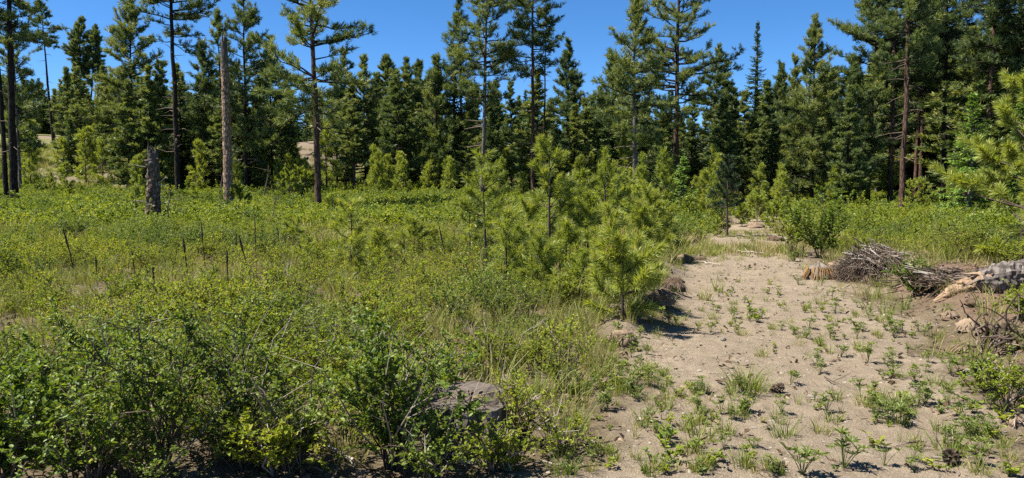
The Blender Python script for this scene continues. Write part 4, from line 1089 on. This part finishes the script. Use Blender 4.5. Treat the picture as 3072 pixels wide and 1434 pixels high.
def put_tuft(me, base, s, label, group):
    o = link('grass_tuft', me); o.location = base; o.rotation_euler = (0, 0, rng.uniform(0, 6.28)); o.scale = (s, s, s)
    tag(o, label, 'grass tuft', group); return o
def put_forb(ms, base, s, name, label, cat, group):
    o = thing(name, label, cat, base, rng.uniform(0, 6.28), (s, s, s), group)
    for me in ms: link(me.name.split('.')[0], me, o)
    return o
put_tuft(GBIG, gp(748, 391), 1.05, 'largest green grass clump alone in the middle of the dirt track', 'grass tufts on the track')
MARK = [  # clear single clumps: x, y, kind, scale, label
 (843, 470, 'l', 1.35, 'tall lupine with finger-like leaves at the bottom edge in the lower middle of the track'),
 (802, 476, 'l', 1.45, 'wide lupine clump at the bottom edge left of the tall lupine'),
 (832, 300, 'l', 1.2, 'lupine clump beside the far bare stretch'),
 (884, 467, 'l', 1.0, 'pair-stemmed lupine at the bottom edge right of the tall lupine'),
 (907, 425, 'l', 1.2, 'leafy lupine patch in the right half of the track beside the pale twig'),
 (888, 424, 'l', 1.0, 'grey-green lupine left of the leafy patch in the right half of the track'),
 (966, 438, 'l', .8, 'dark single lupine throwing a shadow near the right side of the track'),
 (1004, 424, 'r', 1.5, 'dark broad-leaved weed near the right edge of the bare soil'),
 (790, 385, 'l', .9, 'lupine right of the largest grass clump'),
 (817, 367, 'l', .8, 'low lupine on the bare soil right of the middle'),
 (667, 445, 'r', 1.6, 'bushy weed on bare soil in the lower left of the track'),
 (672, 462, 'r', 1.5, 'spreading weed at the bottom left of the track'),
 (700, 440, 't', 1.7, 'upright yellow-green grass tuft in the lower left of the track'),
 (948, 452, 't', 1.7, 'yellow-green grass tuft behind the pine cone at the bottom right'),
 (896, 408, 't', 1.6, 'tall yellowish grass tuft above the leafy lupine patch'),
 (784, 438, 't', 1.4, 'spiky grass tuft left of the tall lupine'),
 (862, 405, 't', 1.3, 'thin grass tuft in the right half of the track'),
 (757, 322, 'r', 1.5, 'low weed right of the far bare stretch'), (751, 316, 'r', 1.7, 'green sprig standing in the far bare stretch'),
 (820, 305, 't', 1.3, 'grass tuft at the right of the far stretch below the root stump'),
 (857, 330, 'r', 1.6, 'small sapling-like weed in the middle stretch of the track'),
 (867, 312, 't', 2.2, 'broad grass patch below the brush pile'), (885, 315, 't', 2.0, 'second grass patch below the small twiggy bush'),
 (905, 310, 't', 2.2, 'tall blue-green grass at the foot of the small twiggy bush'),
 (718, 292, 't', 2.4, 'wide grass patch at the left of the far stretch'), (705, 300, 't', 2.2, 'grass patch by the left spoil heap'),
]
for (px, py, k, s, label) in MARK:
    b_ = gp(px, py); s = s * (.72 if py > 390 else .85)
    if k == 'l': put_forb(LU[int(rng.integers(0, 4))], b_, s, 'lupine_plant', label, 'wild plant', 'lupines on the track')
    elif k == 'r': put_forb(RO[int(rng.integers(0, 4))], b_, s, 'weed_plant', label, 'wild plant', 'weeds on the track')
    else: put_tuft(GT[int(rng.integers(0, 4))], b_, s, label, 'grass tufts on the track')
n_t = n_l = n_r = 0
SHORT = ['tall bottom lupine', 'wide bottom lupine clump', 'far-stretch lupine clump', 'pair-stemmed bottom lupine', 'leafy lupine patch', 'grey-green lupine', 'dark single lupine', 'dark broad-leaved weed', 'lupine by the largest grass clump', 'low lupine on bare soil', 'bushy lower weed', 'spreading bottom weed', 'upright yellow-green tuft', 'pine cone tuft', 'tall yellowish tuft', 'spiky tuft', 'thin right-hand tuft', 'low far weed', 'green far sprig', 'root stump tuft', 'sapling-like weed', 'brush pile grass patch', 'twiggy bush grass patch', 'tall blue-green grass', 'wide far grass patch', 'spoil heap grass patch']
MS = [(gp(m[0], min(m[1], 476)), t_) for m, t_ in zip(MARK, SHORT)] + [(gp(748, 391), 'largest grass clump'), (gp(819, 279), 'orange root stump'), (gp(660, 302), 'brown left clod'), (gp(560, 452), 'small round bush'), (gp(985, 392), 'small dark bank bush'), (gp(985, 345), 'dark root tangle')]
def by(kind, b_, s_):
    k_ = int(np.argmin([np.hypot(*(m[0][:2] - b_[:2])) for m in MS])); d_ = b_ - MS[k_][0]; r_ = np.hypot(d_[0], d_[1])
    rel_ = ('right of' if d_[0] > 0 else 'left of') if abs(d_[0]) > abs(d_[1]) else ('behind' if d_[1] > 0 else 'in front of')
    return uniq(('tiny ', 'small ', 'larger ')[int(s_ > .55) + int(s_ > .8)] + kind + (' close ' if r_ < .35 else ' just ' if r_ < .7 else ' well ') + rel_ + ' the ' + MS[k_][1])
for k in range(4200):
    px = rng.uniform(560, 1040); py = 232 + 248 * rng.random() ** 1.0
    b_ = gp(px, py) if py < 477 else on(px, 4.3)
    x, y = b_[0], b_[1]; xl, xr = edges(y); tm = float(track_mask(x, y)); rd = float(red_mask(x, y))
    rel = (x - xl) / (xr - xl)
    pt = float(fbm(np.array([x * .9]), np.array([y * .9]), 95, 3)[0])
    w = .03 + .95 * float(sst(.52, .66, pt)) * .6
    w += .5 * math.exp(-((rel - .86) / .16) ** 2) * (y < 10) * (.35 + pt)
    w += .65 * math.exp(-((rel + .02) / .1) ** 2) * (.3 + pt)
    w *= (1 - .55 * rd) * (1 if rel > -.25 else .2) * (1 if rel < 1.9 else .15) * min(1.0, 9 / y) ** .7
    if rng.random() > w * .6: continue
    q = rng.random(); v = where(px, py)
    rightside = rel > .68
    if q < (.28 if rightside else .5) and n_t < 250:
        n_t += 1; s_ = rng.uniform(.5, 1.0); kk = int(rng.integers(0, 6)); put_tuft(GT[kk], b_, s_ * (1.4 if y > 12 else 1), by('yellowish grass tuft' if kk > 3 else 'green grass tuft', b_, s_), 'small grass tufts on the track')
    elif q < (.68 if rightside else .66) and n_l < 150:
        n_l += 1; s_ = rng.uniform(.35, .75); put_forb(LU[int(rng.integers(0, 4))], b_, s_ * (1.3 if y > 12 else 1), 'lupine_plant', by('lupine', b_, s_ * 1.3), 'wild plant', 'small lupines on the track')
    elif n_r < 200:
        n_r += 1; s_ = rng.uniform(.35, .9); put_forb(RO[int(rng.integers(0, 4))], b_, s_ * (1.3 if y > 12 else 1), 'weed_plant', by('leafy seedling', b_, s_), 'wild plant', 'tiny seedlings on the track')

# ------------------------------------------------------------------ dead mullein stalks in the meadow: top x, y, foot x, y
for n_, (tx, ty, px, py, label) in enumerate(STK):
    g = np.random.default_rng(1500 + n_); base = gp(px, py); top = (at(tx, ty, base[1]) - base) * 1.25; H = top[2]
    s = np.linspace(0, 1, 9)[:, None]; P = top * s + g.normal(size=(9, 3)) * .006 * np.array([1, 1, 0]); P[0, 2] = -.05
    b = Buf(); tube(b, P, np.linspace(.013, .008, 9), 6, 0); o = link('dead_stalk', b.mesh('dead_stalk', [M['stalk']], (0,))); o.location = base
    hb = Buf(); s2 = np.linspace(.58, 1.02, 16)[:, None]; P2 = top * s2
    rr = (np.sin(np.linspace(.25, 3.05, 16)) * .022 + .006) * g.uniform(.45, .85)
    tube(hb, P2, rr[:, None] * (1 + g.normal(size=(16, 8)) * .16), 8, 0); link('seed_head', hb.mesh('seed_head', [M['stalk']]), o)
    tag(o, label, 'dead plant', 'dead flower stalks in the meadow')

# ------------------------------------------------------------------ cut stump beside the track
base = gp(470, 441); base[2] -= .07
g = np.random.default_rng(77)
o = thing('tree_stump', 'weathered grey cut stump with cracked sides among the bushes beside the track', 'tree stump', base)
sides, rows = 44, 14; a = np.linspace(0, 6.283, sides, endpoint=False); z = np.linspace(-.1, .34, rows)
prof = .255 + .09 * np.exp(-np.maximum(z, 0) / .12)
ridg = 1 + .05 * np.sin(a * 5 + 1) + .09 * (vn(np.cos(a) * 5 + 9, np.sin(a) * 5 + 9, 5) - .5) + .09 * (vn(np.cos(a) * 17 + 9, np.sin(a) * 17, 6) - .5)
rr = prof[:, None] * ridg[None] * (1 + .02 * g.normal(size=(rows, sides)))
rr *= 1 - .16 * (np.abs(((a + 1.75 + 3.14) % 6.283) - 3.14) < .09)[None] - .14 * (np.abs(((a + 1.2 + 3.14) % 6.283) - 3.14) < .09)[None]
b = Buf(); tube(b, np.stack([0 * z, 0 * z, z], -1), rr, sides, 0); link('side', b.mesh('side', [M['bark_grey']], ()), o)
b = Buf(); rad = np.linspace(0, 1, 9)[:, None] ** .8; XX_ = rad * rr[-1] * np.cos(a); YY_ = rad * rr[-1] * np.sin(a)
ZT = .338 + .018 * (fbm(XX_ * 14, YY_ * 14, 4, 3) - .5) + .06 * XX_ + .05 * (XX_ > .05) - .05 * (np.abs(XX_ + .04) < .05) * (YY_ < 0)
i = np.arange(8)[:, None]; j = np.arange(sides)[None]
# tube() winds its ring in its own frame; the cut face is laid over it in the same frame
T_ = np.array([0, 0, 1.0]); N_ = nrm(np.cross(T_, np.eye(3)[0])); B_ = np.cross(T_, N_)
VT = XX_[..., None] * N_ + YY_[..., None] * B_ + ZT[..., None] * T_
b.add(VT, np.stack([i * sides + j, (i + 1) * sides + j, (i + 1) * sides + (j + 1) % sides, i * sides + (j + 1) % sides], -1).reshape(-1, 4), 0, .55)
link('cut_face', b.mesh('cut_face', [M['stump_top']]), o)
for k in range(7):
    an = g.uniform(-2.6, -.4); b = Buf(); p = np.array([math.cos(an) * .26, math.sin(an) * .27, .3]); q = np.array([math.cos(an) * .33, math.sin(an) * .34, .02])
    tube(b, np.stack([p, (p + q) / 2 + g.normal(size=3) * .012, q]), np.array([.03, .045, .03])[:, None] * g.uniform(.5, 1.2, (3, 5)), 5, 0, g.uniform(.2, .7), 2)
    link('bark_plate', b.mesh('bark_plate', [M['wood_grey'] if k % 2 else M['bark_grey']]), o)
b = Buf()
for k in range(70):
    p = np.array([g.normal() * .14 - .06, g.normal() * .12, .36]); d = g.normal(size=3) * [1, 1, .5] + [0, -.1, .3]
    tube(b, np.stack([p, p + d * .06 + g.normal(size=3) * .01, p + d * .13]), [.003, .002, .001], 3, 0, g.random())
dt = link('dry_moss', b.mesh('dry_moss', [M['twig']]), o); dt['kind'] = 'stuff'

# ------------------------------------------------------------------ brush pile
def stick(b, p, d, l, r, g, m=0, crook=.06, side=2):
    n = 7; s = np.linspace(0, 1, n)[:, None]; P = p + d * l * s + np.cumsum(g.normal(size=(n, 3)) * crook * l / n, 0); P[:, 2] -= s[:, 0] ** 2 * l * .12
    tube(b, P, np.linspace(r, r * .35, n), 5, m, g.random(), True)
    for k in range(side):
        f = g.uniform(.25, .9); i0 = int(f * (n - 1)); dd = nrm(d + g.normal(size=3) * .7); tube(b, np.stack([P[i0], P[i0] + dd * l * .12, P[i0] + dd * l * .25 + [0, 0, -.02]]), [r * .4, r * .3, r * .15], 3, m, g.random())
base = gp(874, 278); g = np.random.default_rng(88); Y = base[1]
o = thing('brush_pile', 'grey heap of dead branches and thin twigs at the right side of the track', 'brush pile', base)
hw, hh = 31 * Y / F, 33 * Y / F
def dome(ax, ay): return hh * max(0, 1 - (ax / hw) ** 2) ** .6 * max(.1, 1 - (ay / (hw * .8)) ** 2) ** .5
for k in range(46):
    ax, ay = g.uniform(-.75, .6) * hw, g.uniform(-.75, .5) * hw; z0 = dome(ax, ay) * g.uniform(.55, 1.02)
    d = nrm(np.array([g.uniform(.4, 1.0), g.normal() * .25 - .2, g.uniform(-.75, .05)])) * (1 if g.random() < .8 else -1)
    b = Buf(); l = g.uniform(.25, .6); stick(b, np.array([ax, ay, z0]) - d * l * .4 + [0, 0, .05], d, l, g.uniform(.010, .019), g)
    link('stick', b.mesh('stick', [M['wood_pale'] if k % 3 else M['twig']]), o)
b = Buf()
for k in range(2600):
    an = g.uniform(0, 6.283); q = math.sqrt(g.random()); ax, ay = math.cos(an) * q * hw, math.sin(an) * q * hw * .8
    z0 = dome(ax, ay) * g.uniform(.1, 1.0); d = nrm(np.array([ax / hw * .8 + g.normal() * .5, ay / hw * .8 + g.normal() * .5, -.5 + g.normal() * .5])); l = g.uniform(.12, .38)
    p = np.array([ax, ay, z0 + .02]); tube(b, np.stack([p, p + d * l * .5 + g.normal(size=3) * .03, p + d * l]), [.006, .0045, .002], 3, 0 if g.random() < .7 else 1, g.random())
t_ = link('twig_tangle', b.mesh('twig_tangle', [M['twig'], M['twig_dark']]), o); t_['kind'] = 'stuff'

# ------------------------------------------------------------------ torn root stump and soil clods left of the brush pile
def clod(name, label, cat, px, py, wpx, hpx, seed, mat, grp=None):
    g = np.random.default_rng(seed); base = gp(px, py); s = wpx * base[1] / F / 2; h = hpx * base[1] / F
    b = Buf(); n, r_ = 18, 9; th = np.linspace(.05, 1.75, r_); a = np.linspace(0, 6.283, n, endpoint=False)
    rad = 1 + .55 * (vn(np.cos(a)[None] * 2 + 5 + seed, np.sin(a)[None] * 2 + 3 * np.cos(th)[:, None] + 5, seed) - .5) + .3 * (vn(np.cos(a)[None] * 6 + 5, np.sin(a)[None] * 6 + th[:, None] * 5, seed + 1) - .5)
    V = np.stack([s * rad * np.sin(th)[:, None] * np.cos(a), s * .8 * rad * np.sin(th)[:, None] * np.sin(a), h * (rad * np.cos(th)[:, None])], -1)
    i = np.arange(r_ - 1)[:, None]; j = np.arange(n)[None]
    b.add(V.reshape(-1, 3), np.stack([i * n + j, (i + 1) * n + j, (i + 1) * n + (j + 1) % n, i * n + (j + 1) % n], -1).reshape(-1, 4), 0, .5)
    o = link(name, b.mesh(name, [mat], (0,))); o.location = base; tag(o, label, cat, grp); return o, s, h
o, s, h = clod('root_stump', 'torn-up orange rotten root stump at the track side left of the brush pile', 'root stump', 819, 279, 30, 14, 61, M['wood_grey'])
g = np.random.default_rng(62)
for k in range(46):
    an = g.uniform(2.7, 5.6); b = Buf(); p = np.array([math.cos(an) * s * .75, math.sin(an) * s * .6, h * g.uniform(.55, .95)]); l = g.uniform(.55, 1.0) * h
    q = np.stack([p, p + [math.cos(an) * .05, math.sin(an) * .06, -l * .5], p + [math.cos(an) * .1 + g.normal() * .02, math.sin(an) * .1, -l]])
    tube(b, q, [.016, .014, .005], 5, 0, g.random()); link('root', b.mesh('root', [M['root_fibre']]), o)
CLODS = [(846, 278, 20, 9, 'soil-caked clod lying between the orange root stump and the brush pile'), (868, 283, 13, 7, 'round pale clod at the front foot of the brush pile'), (834, 271, 18, 9, 'pale clod behind the orange root stump'),
 (672, 290, 26, 10, 'grassy soil clod with hanging dead roots on the left spoil beside the low pine bush'), (660, 302, 26, 11, 'brown clod with a dark hollow below it on the left spoil'), (622, 343, 30, 12, 'dry grass-covered clod on the left verge in front of the low pine bush'),
 (684, 262, 20, 8, 'orange-brown clod at the left verge of the far stretch'), (700, 262, 13, 6, 'small dark reddish clod right of the orange-brown one'), (755, 228, 18, 5, 'pale stony heap on the far end of the track'), (690, 243, 14, 6, 'small pale soil heap at the left verge below the little pines'),
 (968, 330, 22, 9, 'rough reddish clod on the bank left of the dark root tangle'), (962, 352, 18, 8, 'reddish-brown clod at the foot of the bank below the dark root tangle'), (1004, 378, 22, 10, 'reddish clod on the bank right of the small dark bush'), (978, 306, 20, 8, 'brown earth lump just below the broken log'), (950, 318, 18, 7, 'brown earth lump at the lower end of the broken log'), (1016, 425, 20, 8, 'reddish clod at the right picture edge near the dark broad-leaved weed'), (990, 366, 14, 7, 'small red clod between the dark root tangle and the small dark bush'), (940, 336, 12, 5, 'small clod where the bank meets the track'),
 (775, 241, 16, 5, 'pale soil heap at the right verge near the far end')]
for n_, (px, py, w, h_, label) in enumerate(CLODS):
    o, s, h = clod('soil_clod', label, 'soil clod', px, py, w, h_, 200 + n_ * 3, M['dry_soil'] if 'dry_soil' in M else M['litter'], 'torn-up clods along the track')
    g = np.random.default_rng(220 + n_); b = Buf()
    for k in range(40):
        an = g.uniform(0, 6.283); p = np.array([math.cos(an) * s * .7, math.sin(an) * s * .6, h * g.uniform(.4, .95)]); d = np.array([math.cos(an) * .5, math.sin(an) * .5, -.6]) + g.normal(size=3) * .5
        tube(b, np.stack([p, p + d * h * .5, p + d * h * .9]), [.006, .005, .002], 3, 0, g.random())
    f = link('root_fibre', b.mesh('root_fibre', [M['twig']]), o); f['kind'] = 'stuff'

# ------------------------------------------------------------------ debris heap, broken log and tangled roots on the right bank
base = gp(949, 285); g = np.random.default_rng(91); Y = base[1]
o = thing('debris_heap', 'low heap of broken sticks and bark between the twiggy bush and the broken log', 'debris heap', base)
for k in range(38):
    ax, ay = g.uniform(-.42, .42), g.uniform(-.35, .45); hz = .2 * max(0, 1 - (ax / .75) ** 2) * (1 if ay > -.1 else .6); d = nrm(np.array([1, g.normal() * .3, g.normal() * .12 - .18])); l = g.uniform(.2, .6)
    b = Buf(); stick(b, np.array([ax, ay, hz * g.uniform(.4, 1.05) + .03]) - d * l * .5, d, l, g.uniform(.007, .02), g, 0, .05, 1); link('stick', b.mesh('stick', [M['twig'] if k % 4 else M['wood_pale']]), o)
b = Buf()
for k in range(320):
    ax, ay = g.normal() * .42, g.normal() * .28; hz = .22 * max(0, 1 - (ax / .85) ** 2); d = g.normal(size=3) * [1, .6, .25]; p = np.array([ax, ay, hz * g.uniform(.2, 1)])
    tube(b, np.stack([p, p + d * .1, p + d * .2]), [.007, .006, .002], 3, 0, g.random())
f = link('twig_tangle', b.mesh('twig_tangle', [M['twig']]), o); f['kind'] = 'stuff'

A = gp(934, 304); A[2] += .03
E = gp(1022, 291); E[2] += .16
g = np.random.default_rng(95)
o = thing('broken_log', 'broken grey-barked log with bare orange split wood resting on the right bank', 'log', A)
d = E - A; s = np.linspace(0, 1.12, 60)[:, None]; P = d * s + np.array([0, 0, 1.0]) * .10 * np.sin(s * 2.6)
rr0 = np.interp(s[:, 0], [0, .25, .5, .7, 1.12], [.02, .055, .12, .18, .21])
P[:, 2] = np.maximum(P[:, 2], terrain(A[0] + P[:, 0], A[1] + P[:, 1]) - A[2] + rr0 * .75)
sides = 30; a = np.linspace(0, 6.283, sides, endpoint=False)
rr = np.interp(s[:, 0], [0, .2, .5, .7, 1.12], [.025, .085, .14, .175, .20])
bump_ = .78 + .26 * vn(s * 5 + 3, np.cos(a)[None] * 5 + 7 + 2 * np.sin(a)[None], 3) + .3 * vn(s * 34, np.sin(a)[None] * 13 + 7 * np.cos(a)[None] + 27, 4)
RR = rr[:, None] * bump_
b = Buf(); tube(b, P[30:], RR[30:], sides, 0, .5, True); link('bark', b.mesh('bark', [M['bark_grey']]), o)
b = Buf(); tube(b, P[:36], RR[:36] * np.interp(s[:36, 0], [0, .6], [1, .82])[:, None], sides, 0, .55); link('split_wood', b.mesh('split_wood', [M['wood_orange']]), o)
for k in range(16):
    f = g.uniform(.35, .72); i0 = int(f / 1.12 * 59); p = P[i0] + g.normal(size=3) * rr[i0] * .45 + [0, -.03, .05]; dd = nrm(-d + g.normal(size=3) * .25); b = Buf(); l = g.uniform(.1, .3)
    tube(b, np.stack([p, p + dd * l * .5, p + dd * l]), [.018, .014, .003], 4, 0, g.random()); link('splinter', b.mesh('splinter', [M['wood_orange'] if k % 2 else M['wood_grey']]), o)
for k in range(44):
    f = g.uniform(.5, 1.05); i0 = int(f / 1.12 * 59); an = g.uniform(0, 3.14); p = P[i0] + np.array([0, -math.cos(an) * rr[i0] * .95, math.sin(an) * rr[i0] * .95]); b = Buf(); dd = nrm(d + g.normal(size=3) * .1); l = g.uniform(.08, .2)
    tube(b, np.stack([p - dd * l, p, p + dd * l]), np.array([.012, .03, .012])[:, None] * g.uniform(.5, 1.4, (3, 5)), 5, 0, g.random(), 2); link('bark_plate', b.mesh('bark_plate', [M['bark_log']]), o)

def roots(label, px, py, wpx, hpx, n, seed, m1, m2):
    g = np.random.default_rng(seed); base = gp(px, py); Y = base[1]; w = wpx * Y / F / 2; h = hpx * Y / F
    o = thing('tangled_roots', label, 'roots', base, 0, (1, 1, 1), 'torn roots on the right bank')
    for k in range(n):
        b = Buf(); p = np.array([g.uniform(-.8, .8) * w, g.uniform(-.4, .4) * w, g.uniform(.1, .9) * h]); P = [p]; d = nrm(g.normal(size=3) * [1, .7, .7]); l = g.uniform(.1, .32) * (1 + w)
        for q in range(6): d = nrm(d + g.normal(size=3) * .5 + [0, 0, -.1]); P.append(P[-1] + d * l / 4)
        P = np.array(P); P[:, 2] = np.maximum(P[:, 2], -.02); r0 = g.uniform(.006, .02)
        tube(b, P, np.linspace(r0, r0 * .3, 7), 5, 0, g.random(), True); link('root', b.mesh('root', [M[m1] if k % 3 else M[m2]], (0,)), o)
    return o
roots('dark tangled torn roots standing on the reddish bank below the broken log', 990, 347, 40, 19, 46, 97, 'twig_dark', 'twig')
roots('reddish tangled roots and sticks at the right picture edge beside the dark root tangle', 1016, 350, 36, 16, 26, 98, 'twig', 'twig_dark')
roots('pale broken upright root stub beside the trunk of the right-edge pine', 1014, 262, 20, 18, 12, 101, 'wood_orange', 'wood_pale')
b_ = gp(1001, 343); b = Buf(); g = np.random.default_rng(102); tube(b, np.stack([[0, 0, -.05], [.01, 0, .1], [.03, 0, .2]]), np.array([.035, .03, .028])[:, None] * g.uniform(.85, 1.15, (3, 8)), 8, 0, .5, True)
o = link('root_stub', b.mesh('root_stub', [M['twig_dark']])); o.location = b_; tag(o, 'short dark sawn-off stub sticking out of the reddish bank', 'root')
for (px, py, wp, hp, label) in [(797, 257, 18, 13, 'charred dark broken stump at the right verge below the big round bush'), ]:
    g = np.random.default_rng(px); b_ = gp(px, py); b = Buf(); o = thing('broken_stump', label, 'stump', b_)
    for k in range(14):
        b = Buf(); p = np.array([g.normal() * wp * .25, g.normal() * 3, 0]) * b_[1] / F; hh_ = hp * b_[1] / F * g.uniform(.4, 1.05); dx = g.normal() * .1
        tube(b, np.stack([p - [0, 0, .05], p + [dx * .5, 0, hh_ * .6], p + [dx, 0, hh_]]), [.05, .035, .005], 5, 0, g.random()); link('splinter', b.mesh('splinter', [M['twig_dark']]), o)

# ------------------------------------------------------------------ loose dead branches: x, y, x, y, thickness px, material, label
BR = [(330, 453, 352, 466, 5.5, 'wood_pale', 'white broken stick under the largest bush'), (258, 424, 277, 417, 3.2, 'wood_pale', 'pale stick caught in the thin-stemmed bush'),
 (458, 466, 477, 470, 5, 'wood_pale', 'bleached stick end at the foot of the low stump bush'), (432, 452, 458, 463, 3, 'twig', 'grey crooked stick in front of the cut stump'), (586, 442, 607, 452, 2.2, 'twig', 'thin grey stick at the edge of the bare soil right of the stump'),
 (560, 452, 612, 446, 2.2, 'twig_dark', 'dark bent stick on the bare soil beside the small round bush'), (540, 466, 575, 473, 3, 'twig', 'pale arching stick lying among litter at the bottom edge'), (545, 476, 600, 470, 2.4, 'twig_dark', 'dark long stick at the bottom edge on the bare soil'),
 (898, 421, 912, 412, 1.6, 'grass_dry', 'thin pale twig lying across the leafy lupine patch'), (932, 462, 962, 466, 3.4, 'wood_grey', 'short grey stick under the pine cone at the bottom right'), (824, 380, 834, 386, 1.6, 'twig_dark', 'small dark twig on the track'),
 (908, 448, 924, 447, 2.0, 'twig', 'short brown stick lying level on the lower right track'), (890, 290, 912, 281, 3.0, 'twig_dark', 'dark forked stick at the track edge beside the twiggy bush'), (690, 262, 720, 266, 2.0, 'wood_pale', 'pale stick at the grass band across the track'),
 (732, 252, 768, 256, 2.2, 'wood_pale', 'thin bleached branch lying across the far grass band'), (352, 180, 372, 190, 2.0, 'wood_pale', 'white fallen branch beside the reddish-trunked pine'), (150, 468, 172, 470, 6, 'wood_grey', 'grey driftwood chunk at the foot of the many-stemmed bush'),
 (300, 468, 322, 476, 4, 'twig', 'rotten stick at the bottom edge left of the largest bush')]
for n_, (x0, y0, x1, y1, tp, mt, label) in enumerate(BR):
    g = np.random.default_rng(1600 + n_); p0, p1 = (gp(x0, y0), gp(x1, y1)); Y = min(p0[1], p1[1]); r_ = tp * Y / F / 2
    if abs(p0[1] - p1[1]) > 1.5: p1[1] = p0[1] + 1.0 * np.sign(p1[1] - p0[1]); p1[2] = terrain(p1[0], p1[1])
    d = p1 - p0; n = 8; s = np.linspace(0, 1, n)[:, None]; P = d * s + g.normal(size=(n, 3)) * .03 * np.linalg.norm(d) * np.array([.6, .6, .3]); P[:, 2] += r_ + .02
    b = Buf(); tube(b, P, (np.linspace(r_, r_ * .55, n))[:, None] * g.uniform(.85, 1.15, (n, 6)), 6, 0, .5, 2)
    for k in range(2): i0 = int(g.integers(2, 7)); dd = g.normal(size=3) * [1, 1, .6]; tube(b, np.stack([P[i0], P[i0] + dd * .07, P[i0] + dd * .12]), [r_ * .4, r_ * .3, r_ * .1], 4, 0)
    o = link('dead_branch', b.mesh('dead_branch', [M[mt]], (0,))); o.location = p0; tag(o, label, 'dead branch', 'dead branches on the ground')

# pine cones and larger stones
def cone_mesh(seed):
    g = np.random.default_rng(seed); b = Buf()
    tube(b, np.array([[0, 0, -.045], [0, 0, -.02], [0, 0, .02], [0, 0, .05]]), [.012, .024, .02, .006], 8, 0)
    k = 90; t = np.linspace(-.9, .95, k); a = np.arange(k) * 2.4; rad = .024 * np.sqrt(np.maximum(.05, 1 - t ** 2 * .85))
    C = np.stack([np.cos(a) * rad * .7, np.sin(a) * rad * .7, t * .048], -1); D = np.stack([np.cos(a), np.sin(a), .35 + .3 * t], -1)
    leaves(b, C, D, .024, .02, 0, g.random(k), up=np.array([0, 0, 1.0]), g=g, fold=.2)
    return b.mesh('pine_cone', [M['cone']])
CM = cone_mesh(5)
for (px, py, s, label) in [(951, 463, 1.35, 'dark open pine cone in the grass tuft at the bottom right'), (777, 393, 1.15, 'dark pine cone right of the largest grass clump'), (778, 470, .8, 'small pine cone at the bottom edge near the wide lupine')]:
    o = link('pine_cone', CM); o.location = gp(px, py) + np.array([0, 0, .03 * s]); o.rotation_euler = (R(80), R(20), rng.uniform(0, 6)); o.scale = (s, s, s); tag(o, label, 'pine cone', 'pine cones on the track')
for (px, py, s, label) in [(811, 397, .035, 'flat pale stone in the right half of the track'), (700, 372, .03, 'small pale stone left of the largest grass clump'), (702, 472, .028, 'rounded pale stone near the bottom edge of the track'), (806, 330, .04, 'pale stone in the middle stretch of the track'), (723, 340, .05, 'bluish grey flat stone on the left of the middle stretch'), (640, 420, .03, 'stone at the left edge of the bare soil'), (968, 372, .05, 'grey stone at the foot of the reddish bank'), (560, 436, .05, 'pale stone among the litter right of the stump'), (805, 417, .02, 'little white stone in the lower middle of the track')]:
    o = link('stone', ST[int(rng.integers(0, 4))]); o.location = gp(px, py) + np.array([0, 0, .004]); o.rotation_euler = (0, 0, rng.uniform(0, 6)); o.scale = (s, s, s); tag(o, label, 'stone', 'stones on the track')

import os
if os.environ.get('STATS'):
    print('TRIS', sum(sum(len(p.vertices) - 2 for p in me.polygons) for me in bpy.data.meshes if me.users))
